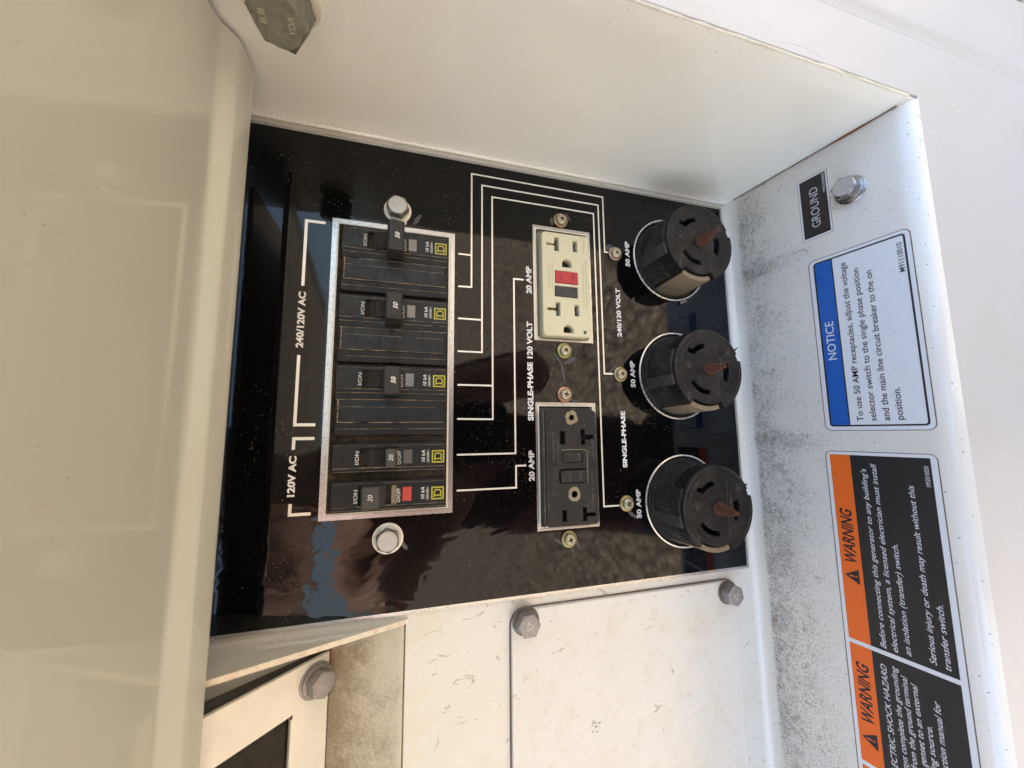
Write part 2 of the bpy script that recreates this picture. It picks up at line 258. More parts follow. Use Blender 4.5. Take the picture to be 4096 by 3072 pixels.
# ------------------------------------------------------------------ mesh helpers (local axes: a right, b up, c towards the viewer, panel units)
def link(o): COL.objects.link(o); return o
def smooth(me, deg=35):
    for p in me.polygons: p.use_smooth = True
    me.set_sharp_from_angle(angle=math.radians(deg))
class MB:
    def __init__(s): s.v = []; s.f = []; s.mi = []
    def add(s, vs, fs, m=0):
        o = len(s.v); s.v += [tuple(x) for x in vs]; s.f += [[i+o for i in f] for f in fs]; s.mi += [m]*len(fs); return s
    def box(s, a0, a1, b0, b1, c0, c1, m=0):
        return s.add([(a, b, c) for a in (a0, a1) for b in (b0, b1) for c in (c0, c1)],
                     [(0, 1, 3, 2), (4, 6, 7, 5), (0, 4, 5, 1), (2, 3, 7, 6), (0, 2, 6, 4), (1, 5, 7, 3)], m)
    def shape(s, loops, c0, c1, bev=0.0, m=0, res=2):       # polygon with holes, extruded c0..c1 with rounded rims
        cu = bpy.data.curves.new('tmp', 'CURVE'); cu.dimensions = '2D'; cu.fill_mode = 'BOTH'
        h = (c1-c0)/2; cu.bevel_depth = bev; cu.bevel_resolution = res; cu.extrude = max(0, h-bev); cu.offset = -bev
        for lp in loops:
            sp = cu.splines.new('POLY'); sp.points.add(len(lp)-1); sp.use_cyclic_u = True
            for p, q in zip(sp.points, lp): p.co = (q[0], q[1], 0, 1)
        ob = bpy.data.objects.new('tmp', cu); me = bpy.data.meshes.new_from_object(ob)
        s.add([(x.co.x, x.co.y, x.co.z+(c0+c1)/2) for x in me.vertices], [list(p.vertices) for p in me.polygons], m)
        bpy.data.objects.remove(ob); bpy.data.curves.remove(cu); bpy.data.meshes.remove(me); return s
    def lathe(s, prof, ca=0, cb=0, seg=40, m=0, cap0=False, cap1=True):   # profile (r, c) about the c axis
        n = len(prof); vs = []
        for i in range(seg):
            t = 2*PI*i/seg
            vs += [(ca+r*math.cos(t), cb+r*math.sin(t), c) for r, c in prof]
        fs = [(i*n+j, ((i+1) % seg)*n+j, ((i+1) % seg)*n+j+1, i*n+j+1) for i in range(seg) for j in range(n-1)]
        if cap1: fs.append([i*n+n-1 for i in range(seg)])
        if cap0: fs.append([i*n for i in range(seg)][::-1])
        return s.add(vs, fs, m)
    def extr(s, prof, a0, a1, m=0, closed=True):      # profile (b, c) swept along a
        n = len(prof); vs = [(a0, b, c) for b, c in prof]+[(a1, b, c) for b, c in prof]
        fs = [(i, (i+1) % n, (i+1) % n+n, i+n) for i in range(n if closed else n-1)]
        if closed: fs += [list(range(n))[::-1], list(range(n, 2*n))]
        return s.add(vs, fs, m)
    def strip(s, pts, w, c0, c1, m=0):                # mitred flat line of width w
        L, Rr = [], []; n = len(pts)
        for i in range(n):
            p = Vector(pts[i]); d0 = (p-Vector(pts[i-1])).normalized() if i else None; d1 = (Vector(pts[i+1])-p).normalized() if i < n-1 else None
            d0 = d0 or d1; d1 = d1 or d0; nn = Vector((-(d0.y+d1.y), d0.x+d1.x)).normalized(); k = w/2/max(0.3, nn.dot(Vector((-d0.y, d0.x))))
            L.append(p+nn*k); Rr.append(p-nn*k)
        return s.shape([[tuple(x) for x in L]+[tuple(x) for x in Rr[::-1]]], c0, c1, 0, m)
    def tube(s, pts, r, seg=6, m=0):
        vs = []; n = len(pts)
        for i, p in enumerate(pts):
            p = Vector(p); d = (Vector(pts[min(i+1, n-1)])-Vector(pts[max(i-1, 0)])).normalized()
            x = d.orthogonal().normalized(); y = d.cross(x)
            rr = r[i] if isinstance(r, (list, tuple)) else r
            vs += [tuple(p+x*rr*math.cos(2*PI*j/seg)+y*rr*math.sin(2*PI*j/seg)) for j in range(seg)]
        fs = [(i*seg+j, i*seg+(j+1) % seg, (i+1)*seg+(j+1) % seg, (i+1)*seg+j) for i in range(n-1) for j in range(seg)]
        fs += [list(range(seg))[::-1], list(range((n-1)*seg, n*seg))]
        return s.add(vs, fs, m)
    def map(s, fn): s.v = [fn(*p) for p in s.v]; return s
    def build(s, name, mats, parent=None, sm=35):
        me = bpy.data.meshes.new(name); me.from_pydata([(S*a, -S*c, S*b) for a, b, c in s.v], [], s.f)
        bm = bmesh.new(); bm.from_mesh(me); bmesh.ops.recalc_face_normals(bm, faces=bm.faces); bm.to_mesh(me); bm.free()
        for m in (mats if isinstance(mats, (list, tuple)) else [mats]): me.materials.append(MT[m] if isinstance(m, str) else m)
        if len(me.polygons) == len(s.mi): me.polygons.foreach_set('material_index', s.mi)
        if sm: smooth(me, sm)
        o = link(bpy.data.objects.new(name, me))
        if parent: o.parent = parent
        return o
def tag(o, label=None, cat=None, group=None, kind=None):
    if label: o['label'] = label
    if cat: o['category'] = cat
    if group: o['group'] = group
    if kind: o['kind'] = kind
    return o
def thing(name, label, cat, at=(0, 0, 0), group=None, rot=None):
    o = link(bpy.data.objects.new(name, None)); o.empty_display_size = 0.01
    o.location = W(*at)
    if rot: o.rotation_euler = rot
    return tag(o, label, cat, group)
def copy_tree(o, parent=None):
    c = o.copy(); COL.objects.link(c)
    if parent: c.parent = parent
    for ch in o.children: copy_tree(ch, c)
    return c
def rrect(a0, a1, b0, b1, r, n=5, rs=None):
    rs = rs or (r, r, r, r); out = []
    for (x, y, t, q) in ((a1, b1, 0, rs[0]), (a0, b1, 1, rs[1]), (a0, b0, 2, rs[2]), (a1, b0, 3, rs[3])):
        cx = x-q if t in (0, 3) else x+q; cy = y-q if t in (0, 1) else y+q
        if q <= 0: out.append((x, y)); continue
        out += [(cx+q*math.cos(PI/2*(t+i/n)), cy+q*math.sin(PI/2*(t+i/n))) for i in range(n+1)]
    return out
def circ(a, b, r, n=40, t0=0): return [(a+r*math.cos(t0+2*PI*i/n), b+r*math.sin(t0+2*PI*i/n)) for i in range(n)]
_H = {}
def text_mesh(s, bold, shear, space=1.0):
    cu = bpy.data.curves.new('tmp', 'FONT'); cu.body = s; cu.offset = bold; cu.shear = shear; cu.space_character = space; cu.resolution_u = 3; cu.fill_mode = 'FRONT'
    ob = bpy.data.objects.new('tmp', cu); me = bpy.data.meshes.new_from_object(ob)
    v = [(x.co.x, x.co.y) for x in me.vertices]; f = [list(p.vertices) for p in me.polygons]
    bpy.data.objects.remove(ob); bpy.data.curves.remove(cu); bpy.data.meshes.remove(me); return v, f
def text(s, a0, a1, b, cap, mat, parent, c, bold=0.0, shear=0.0, name='lettering', flip=False, space=1.0, mb=None):
    key = (bold,)
    if key not in _H: _H[key] = max(y for x, y in text_mesh('H', bold, 0)[0])
    v, f = text_mesh(s, bold, shear, space); x0 = min(p[0] for p in v); x1 = max(p[0] for p in v)
    kx = (a1-a0)/(x1-x0); ky = cap/_H[key]
    pts = [(a0+(x-x0)*kx, b+y*ky, c) for x, y in v]
    if flip: ca = (a0+a1)/2; cb = b+cap/2; pts = [(2*ca-x, 2*cb-y, z) for x, y, z in pts]
    if mb is not None: return mb.add(pts, f)
    return MB().add(pts, f).build(name, mat, parent, sm=0)

# ------------------------------------------------------------------ setting: ground
k = NT('gravel')
v1 = k.voro(0.022); v2 = k.voro(0.06)
cc = k.t.nodes.new('ShaderNodeSeparateColor'); k.t.links.new(v1.outputs['Color'], cc.inputs[0])
c = k.mix(cc.outputs[0], (0.17, 0.125, 0.08), (0.52, 0.42, 0.29))
c = k.mix(k.ramp(v1.outputs['Distance'], 0.30, 0.70, 0.0, 0.85), c, (0.07, 0.05, 0.033))
c = k.mix(k.math('MULTIPLY', k.ramp(k.noise(0.004, 5, 0.7), 0.42, 0.62), 0.55), c, (0.33, 0.25, 0.16))
k.base(c); k.rough(0.9); k.bump(k.math('MULTIPLY', v1.outputs['Distance'], -1.0), 30, 1.0); MT['gravel'] = k.m
me = bpy.data.meshes.new('ground'); me.from_pydata([(-600, -600, 0), (600, -600, 0), (600, 600, 0), (-600, 600, 0)], [], [(0, 1, 2, 3)]); me.materials.append(MT['gravel'])
tag(link(bpy.data.objects.new('ground', me)), 'sunlit brown gravel ground in front of the generator', None, None, 'structure')

# ------------------------------------------------------------------ generator housing
hs = thing('generator_housing', 'white painted sheet metal generator housing with a recessed control bay', 'generator housing')
GFU = (21.9, 108.8, 128.9, 175.2); GFK = (-109.2, -22.5, 128.9, 175.2); BRK = (-93.2, 93.4, 232.2, 309.7)
RECX = (95.4, 0.0, -95.8); RECY = 56.4
def rect(t, d=0.0): return [(t[0]+d, t[2]+d), (t[1]-d, t[2]+d), (t[1]-d, t[3]-d), (t[0]+d, t[3]-d)]
holes = [rect(BRK, 4.2), rect(GFU, 2.6), rect(GFK, 2.6)]+[circ(x, RECY, 33.2, 48) for x in RECX]
bp = MB().shape([[(-420, -3.5), (153.6, -3.5), (153.6, 420), (-153.5, 420), (-153.5, 259.5), (-420, 259.5)]]+holes, -3.2, -1.7)
bp.build('back_plate', 'back', hs)
# black slab added behind the openings to block light
MB().box(-152, 153, -3, 420, -70, -45).build('light_block', 'dark', hs)
# right side wall with its rolled front edge
prof = [(153.9, -2.6), (154.6, -1.9), (155.8, -0.9), (156.7, 1.0), (157, 3.2), (157, 106.5), (157.3, 110.5), (157.9, 114.5), (158.2, 117.3), (159.6, 117.3), (159.6, -2.6)]
def sweep_v(prof, v0, v1): return MB().extr([(u, n) for u, n in prof], v0, v1).map(lambda a, b, c: (b, a, c))
sweep_v(prof, -34, 430).build('side_wall', 'wall', hs)
MB().add([(153.75, -6, -1.2), (154.7, -6, -1.35), (154.7, 425, -1.35), (153.75, 425, -1.2)], [(0, 1, 2, 3)]).build('seam', 'foldline', hs)
# sealant along the wall's front joint
pts = []; random.seed(3)
for i in range(60):
    v = -27+i*7.6; pts.append((159.1+random.uniform(-.15, .15), v, 117.7+random.uniform(-.15, .2)))
MB().tube(pts, [0.75+random.uniform(-.2, .25) for _ in pts], 6).build('sealant_bead', 'sealant', hs)
# sill: bend, slope, rolled nose, front drop
pr_ = [(-3.6, -1.9)]+[(-9.6+4.6*math.cos(math.radians(t))+1.2, 3.4-5.3*math.cos(math.radians(90-t))*0+(-1.9-3.4)*math.cos(math.radians(90-t)) if False else 0) for t in ()]
pr_ += [(-5.2, -1.85), (-6.9, -1.3), (-8.3, 0.0), (-9.5, 2.0), (-10.4, 4.5)]
pr_ += [(-9.8-0.154*n, n) for n in (8, 40, 80, 106)]
pr_ += [(-26.7, 109.5), (-27.7, 112.6), (-29.4, 115.4), (-31.8, 117.4), (-34.4, 118.6), (-34.5, 116)]
inner = [(b-1.6 if i > 6 else b, c-1.6) for i, (b, c) in enumerate(pr_)]
MB().extr(pr_+inner[::-1], -520, 158.0).build('sill', 'sill', hs, 50)
# rust in the corner where the sill meets the wall
rp = [(156.75, -9.8-0.154*n+0.35, n) for n in range(4, 114, 4)]
MB().tube(rp, [0.35+0.25*random.random() for _ in rp], 6).build('seam', 'seam', hs)
rp = [(156.7, -9.8-0.154*n+0.45, n) for n in range(72, 108, 3)]
MB().tube(rp, [0.2+0.7*math.sin(PI*i/(len(rp)-1)) for i in range(len(rp))], 6).build('rust_streak', 'rust', hs)
# front face right of the bay with a pressed step, and the shell around it
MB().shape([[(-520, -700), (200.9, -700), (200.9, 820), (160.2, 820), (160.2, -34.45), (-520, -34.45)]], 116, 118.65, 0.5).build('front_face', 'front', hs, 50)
fp = [(200.8, 116.5), (200.8, 118.6), (201, 118.65), (203, 119.2), (204.6, 120.6), (206, 122.1), (208, 122.8), (262, 122.8), (266, 121.6), (268, 118), (268.4, 110), (268.4, -900), (200.8, -900)]
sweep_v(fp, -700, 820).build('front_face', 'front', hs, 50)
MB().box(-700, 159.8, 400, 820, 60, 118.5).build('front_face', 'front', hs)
MB().box(-700, 159.8, 820, 824, -900, 122).build('roof', 'shell', hs)
MB().box(-704, -520, -700, 820, -900, 118).build('end_wall', 'shell', hs)
MB().box(-520, 159, -700, 820, -900, -110).build('rear_shell', 'shell', hs)
MT['chalk'] = plastic('chalky_scuff', (0.70, 0.665, 0.62), 0.8, 0.75, (0.61, 0.60, 0.585), dscale=0.25)
MT['smudge'] = plastic('grey_smudge', (0.55, 0.53, 0.50), 0.7, 0.8, (0.22, 0.20, 0.19), dscale=0.7)
def patch_(name, mat, parent, pts, n, jag=1.0):
    o = []
    for p, q in zip(pts, pts[1:]+pts[:1]):
        for t in (0, .33, .66): o.append((p[0]+(q[0]-p[0])*t+random.uniform(-jag, jag), p[1]+(q[1]-p[1])*t+random.uniform(-jag, jag)))
    return MB().shape([o], n, n+.04).build(name, mat, parent, 0)
random.seed(21)
mb = MB()
for i in range(46):
    t_ = random.random(); a_ = 130+t_*34+random.gauss(0, 4); b_ = -45-t_*28+random.gauss(0, 6.5); L_ = random.uniform(1.5, 7); g_ = math.radians(random.gauss(-55 if i % 3 else 40, 14)); w_ = random.uniform(.15, .9)
    mb.shape([[(a_, b_), (a_+L_*.4*math.cos(g_)-w_*math.sin(g_), b_+L_*.4*math.sin(g_)+w_*math.cos(g_)), (a_+L_*math.cos(g_), b_+L_*math.sin(g_)), (a_+L_*.6*math.cos(g_)+w_*.7*math.sin(g_), b_+L_*.6*math.sin(g_)-w_*.7*math.cos(g_))]], 118.66+.002*i, 118.69+.002*i)
mb.build('chalk_scuff', 'chalk', hs, 0)['kind'] = 'stuff'
MB().strip([(162.4, 81.3), (165.2, 66), (165.4, 57), (164.2, 48), (161.3, 44.2)], .35, 118.66, 118.7).build('scratch', 'smudge', hs, 0)
# gusset between panel and terminal recess
gs = [(258, -3), (258, -0.4), (261, 0.4), (380, 45.2), (380, -3)]
g = MB().extr(gs, -155.6, -153.2).build('side_flange', 'frame', hs)
MB().extr([(259.5, -0.2), (259.5, 0.35), (379, 45.3), (379, 44.8)], -155.9, -153.05).build('rusty_edge', 'rustedge', hs)
# ledge of the terminal recess
MB().extr([(259.7, -4), (259.7, -2.6), (260.1, -1.4), (261.4, -1.0), (263.5, -1.5), (301.5, -12.6), (301.5, -15)], -420, -155.7).build('ledge', 'ledge', hs)
MB().extr([(259.1, -3), (259.1, -1.55), (259.75, -1.45), (259.75, -3)], -420, -155.7).build('seam', 'seam', hs)
rp = [(-156.4-2*i, 301.3+.3*random.random(), -12.2) for i in range(20)]
MB().tube(rp, [0.9-0.035*i for i in range(20)], 6).build('rust_streak', 'rust', hs)
# wall behind the terminal frame
MB().extr([(297, -19.4), (395, 39.4), (395, 36), (297, -22)], -420, -155.7).build('recess_wall', 'wall', hs)
MB().box(-420, -156, 255, 420, -60, -40).build('recess_back', 'dark', hs)

# terminal cover frame (tilted plate with a window)
th = math.atan(0.85)
tf = thing('terminal_cover', 'tilted white frame with a dark window beside the black panel', 'access cover', (-170, 301, -11.6), rot=(th, 0, 0))
# local: a right, b along the tilted plate, c plate normal
fr = MB().shape([[(-260, 1.2), (0.6, 1.2), (-1.5, 90), (-260, 90)], [(-250, 22.0), (-22.6, 22.0), (-26.5, 78), (-250, 78)]], -2.0, 0.4, 0.25)
fr.build('frame_plate', 'frame', tf)
MB().box(-252, -21, 20, 82, -6, -3).build('window', 'grubby', tf)
MB().add([(0.2, 1.5, -2.2), (-1.9, 90, -2.2), (5.0, 90, -4.0), (1.2, 1.5, -4.0)], [(0, 1, 2, 3)]).build('dark_band', 'dark_band', tf)  # black strip along the frame's right edge
rp = [(-22.4-.02*i+random.uniform(-.2, .2), 22.4+i*1.4, 0.2) for i in range(3)]+[]
MB().tube([(-22.5, 21.6, .2), (-23.4, 22.0, .35), (-24.5, 21.7, .3)], [.5, .8, .3], 6).build('rust_spot', 'rust', tf)

# cover plate left of the panel
cp = thing('cover_plate', 'white bolted cover plate left of the black panel', 'cover plate', (-300, 100, 0))
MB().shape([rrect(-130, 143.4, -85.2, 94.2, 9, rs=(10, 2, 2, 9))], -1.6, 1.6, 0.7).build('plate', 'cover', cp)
MB().shape([rrect(-130, 144.1, -85.9, 94.9, 9.4, rs=(10.6, 2, 2, 9.6))], -1.7, -1.1).build('seam', 'seam', cp)

for cx_, cy_, n_, r_ in ((-234, 137.5, 26, 3.2), (-211, 76.7, 9, 2.2)):
    mb = MB()
    for i in range(n_):
        a_ = random.gauss(cx_+300, r_*.55); b_ = random.gauss(cy_-100, r_*.5); mb.shape([circ(a_, b_, random.uniform(.15, .45), 7)], 1.58, 1.66)
    mb.build('smudge', 'dark_band', cp, 0)['kind'] = 'stuff'
# ------------------------------------------------------------------ lid
ld = thing('lid', 'white lid propped open above the control bay', 'lid', (0, 349, 0))
def ru(n):     # right end of the lid at depth n
    for (n0, u0), (n1, u1) in zip(LE[:-1], LE[1:]):
        if n0 <= n <= n1: return u0+(u1-u0)*(n-n0)/(n1-n0)
    return LE[-1][1]
LE = [(38, 120), (39.8, 143.5), (43, 148.8), (47, 151.6), (52.4, 153.2), (56, 153.9), (61, 153.4), (66, 151.6), (70, 150.8), (400, 150.8)]
lp = [(-3.9, 38.7), (-4.15, 39.2), (-4.0, 40.2), (-3.5, 43), (-2.75, 47), (-2.0, 50.6), (-1.6, 51.8), (-0.7, 53.0), (2.6, 57.2), (3.6, 58.6), (3.98, 60.6), (4.15, 63)]
lp += [(0.065*n, n) for n in (68, 75, 90, 120, 180, 260, 340, 376)]+[(25.5, 380), (30, 380), (30, 376)]
up = [(b+1.4, c+(.2 if i < 3 else 0)) for i, (b, c) in enumerate(lp[:-4])]
prof2 = lp+up[::-1]
mb = MB(); n = len(prof2)
us = [-560, -400, -200, 0, 90]
vs = []; fs = []
for i, (b, c) in enumerate(prof2):
    r = ru(c)
    for x in us+[r-1.2, r]: vs.append((x, b+(0.35 if x == r else 0), c))
m_ = len(us)+2
for i in range(n):
    j = (i+1) % n
    for q in range(m_-1): fs.append((i*m_+q, j*m_+q, j*m_+q+1, i*m_+q+1))
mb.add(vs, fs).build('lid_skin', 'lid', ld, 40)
MB().box(-560, 150.4, 30.2, 34, 75, 379).build('top_skin', 'shell', ld)

# ------------------------------------------------------------------ control panel
pn = thing('control_panel', 'glossy black control panel with aluminium lines and white lettering', 'control panel')
ph = [rect(BRK, 1.45), rect(GFU, 0.75), rect(GFK, 0.75)]+[circ(x, RECY, 34.2, 64) for x in RECX]
MB().shape([[(-150, 0), (150, 0), (150, 384), (-150, 384)]]+ph, -1.3, 0).build('faceplate', 'panel', pn, 0)
def ring(o, i, name, mat, c0, c1): return MB().shape([o, i], c0, c1).build(name, mat, pn, 0)
ring([(-150.1, -.1), (150.1, -.1), (150.1, 384), (-150.1, 384)], [(-148.2, 1.8), (148.4, 1.7), (148.4, 383), (-148.2, 383)], 'border', 'trim', -1.25, 0.12)
ring(rect(BRK, 0), rect(BRK, 2.9), 'opening_border', 'trim', -1.1, 0.14)
for t in (GFU, GFK): ring(rect(t, 0), rect(t, 1.35), 'opening_border', 'trim', -1.1, 0.14)
ring(rect(BRK, 2.92), rect(BRK, 4.4), 'opening_rim', 'rim', -3.0, -0.15)
for t in (GFU, GFK): ring(rect(t, 1.37), rect(t, 2.7), 'opening_rim', 'rim', -3.0, -0.15)
LN = 1.1
def lines(name, *paths):
    mb = MB()
    for p in paths: mb.strip(p, LN, 0.02, 0.15)
    return mb.build(name, 'line', pn, 0)
h = LN/2
lines('circuit_line', [(56.0, 229.6), (56.3, 220.5), (140.4, 220.6), (140.4, 116.2), (94.9, 116.2), (94.9, 109.5)], [(79.3, 229.6), (79.3, 220.6+h)])
lines('circuit_line', [(11.0, 229.6), (11.0, 213.1), (132.9, 213.1), (132.9, 120.5), (-0.5, 120.5), (-0.5, 110)], [(33.6, 229.6), (33.6, 213.1+h)])
lines('circuit_line', [(-34.1, 229.6), (-34.3, 205.7), (125.2, 205.7), (125.2, 124.8), (-96.0, 124.8), (-96.0, 110)], [(-11.6, 229.6), (-11.6, 205.7+h)])
lines('circuit_line', [(-57.2, 229.6), (-57.2, 190.0), (65.5, 190.0), (65.5, 182.6)])
lines('circuit_line', [(-79.8, 229.6), (-79.8, 189.8), (-65.5, 189.8), (-65.5, 182.5)])
LN = 1.75; h = LN/2
def bracket(*p): return MB().strip(p, LN, 0.02, 0.15).build('bracket_line', 'line', pn, 0)
bracket((89.1, 313.8), (89.1, 324.6), (46.9, 324.6)); bracket((3.9, 324.6), (-37.6, 324.6), (-37.6, 313.7))
bracket((-45.6, 313.7), (-45.6, 324.6), (-52.0, 324.6)); bracket((-82.6, 324.6), (-88.6, 324.6), (-88.6, 313.7))
B = 0.042
text('240/120V AC', 8.4, 43.1, 322.8, 3.8, 'print', pn, 0.12, B); text('120V AC', -78.6, -55.6, 322.8, 3.7, 'print', pn, 0.12, B)
text('20 AMP', 55.6, 76.0, 176.9, 3.9, 'print', pn, 0.12, B); text('SINGLE-PHASE 120 VOLT', -35.3, 35.0, 176.9, 3.9, 'print', pn, 0.12, B); text('20 AMP', -76, -55.5, 176.9, 3.8, 'dimprint', pn, 0.12, B)
text('50 AMP', 85.4, 106.2, 94.4, 3.7, 'print', pn, 0.12, B); text('50 AMP', -10.3, 10.1, 94.6, 3.8, 'dimprint', pn, 0.12, B); text('50 AMP', -106, -85.5, 94.7, 3.7, 'dimprint', pn, 0.12, B)
text('240/120 VOLT', 28.3, 66.6, 104.5, 3.6, 'print', pn, 0.12, B); text('SINGLE-PHASE', -69.5, -28.2, 104.7, 3.5, 'print', pn, 0.12, B)
# grey smears around the screws
random.seed(5)
def smear(a, b, L, w, ang):
    o = []
    for i in range(14):
        t = 2*PI*i/14; x = L*math.cos(t)*(1+random.uniform(-.12, .12)); y = w*math.sin(t)*(1+random.uniform(-.35, .35))
        o.append((a+x*math.cos(ang)-y*math.sin(ang), b+x*math.sin(ang)+y*math.cos(ang)))
    MB().shape([o], 0.01, 0.05).build('smear', 'scuff', pn, 0)
for q in ((119, 146.5, 3.6, 1.0, .5), (113.5, 159.6, 3.0, 1.3, .1), (8, 148.0, 5.5, 1.5, -1.1), (10, 158, 4, .9, .5), (-1, 153.5, 8, .8, .18), (-21, 146, 4.5, .8, 1.3), (-118, 147, 5, .9, .6), (-123, 150, 5.5, .8, .3), (-117, 160, 4, .9, 1.0), (99, 113, 2.2, 3.5, .5), (3.5, 113, 5, 1.0, 2.4), (-103, 102, 5.5, 1.2, .9), (100, 257.5, 4.6, 1.3, -.6), (-110, 262, 4.6, 1.2, .7)): smear(*q)

# breaker tray behind the opening
tr = MB().box(-89.2, 89.4, 236.4, 305.6, -14, 1.2).build('breaker_tray', 'tray', pn)

# ------------------------------------------------------------------ circuit breakers
def slab(mb, loops, c0, c1, bev, m=0): return mb.shape(loops, c0, c1, bev, m)
VB, VT = -33.2, 33.6          # breaker body, about v = 270
def logo(parent, a, b, s, c):
    mb = MB(); q = s/2
    mb.shape([[(a-q, b-q), (a+q, b-q), (a+q, b+q), (a-q, b+q)], [(a-q+.85, b-q+.85), (a+q-.85, b-q+.85), (a+q-.85, b+q-.85), (a-q+.85, b+q-.85)]], c, c+.06)
    w = .78
    o = [(a-2.35, b-2.35), (a+1.2, b-2.35), (a+2.3, b-1.4), (a+2.3, b+1.4), (a+1.2, b+2.35), (a-2.35, b+2.35), (a-2.35, b+2.35-w), (a-1.75, b+2.35-w), (a-1.75, b-2.35+w), (a-2.35, b-2.35+w)]
    i = [(a-1.75+w, b-2.35+w), (a+.95, b-2.35+w), (a+2.3-w, b-1.1), (a+2.3-w, b+1.1), (a+.95, b+2.35-w), (a-1.75+w, b+2.35-w)]
    mb.shape([o, i], c, c+.06)
    return mb.build('emblem', 'yellow', parent, 0)
random.seed(11)
def grime(parent, spots):      # dried crumbs of brown dirt in the gaps
    mb = MB()
    for (a, b, c, sa_, sb_, n_) in spots:
        for _ in range(n_):
            x_, y_ = random.gauss(a, sa_), random.gauss(b, sb_); r_ = random.uniform(.10, .34)
            v_ = [(x_+r_*math.cos(q_*PI/3)*random.uniform(.6, 1.2), y_+r_*math.sin(q_*PI/3)*random.uniform(.6, 1.2), c) for q_ in range(6)]
            mb.add(v_+[(x_, y_, c+r_*.5)], [(q_, (q_+1) % 6, 6) for q_ in range(6)])
    o = mb.build('dirt_crumb', 'crumb', parent); o['kind'] = 'stuff'; return o
grime(pn, [(43.3, 285, 1.2, .7, 12, 60), (43.3, 250, 1.2, .7, 8, 45), (-1.2, 280, 1.2, .7, 14, 90), (-1.2, 252, 1.2, .7, 8, 70), (-45.8, 275, 1.2, .8, 15, 80), (-68.3, 272, 1.2, .8, 18, 60), (87.5, 303, 1.2, .5, 1.5, 16), (-87.8, 303.5, 1.2, .8, 1.2, 16), (-45.5, 303.4, 1.2, 1, 1, 16), (-2, 303.6, 1.2, 1.5, .8, 18)])
def dust_lines(parent, segs):
    mb = MB()
    for (a0, b0, a1, b1, c, w) in segs:
        n_ = 14; pts = []
        for i in range(n_+1):
            t = i/n_; pts.append((a0+(a1-a0)*t+random.uniform(-.06, .06), b0+(b1-b0)*t+random.uniform(-.06, .06), c))
        for i in range(n_):
            if random.random() < .04: continue
            p, q = Vector(pts[i]), Vector(pts[i+1]); d = (q-p).normalized(); s_ = Vector((-d.y, d.x, 0))*w*random.uniform(.3, 1.7)/2
            mb.add([tuple(p-s_), tuple(q-s_), tuple(q+s_), tuple(p+s_)], [(0, 1, 2, 3)])
    o = mb.build('dust_line', 'dust', parent, 0); o['kind'] = 'stuff'; return o
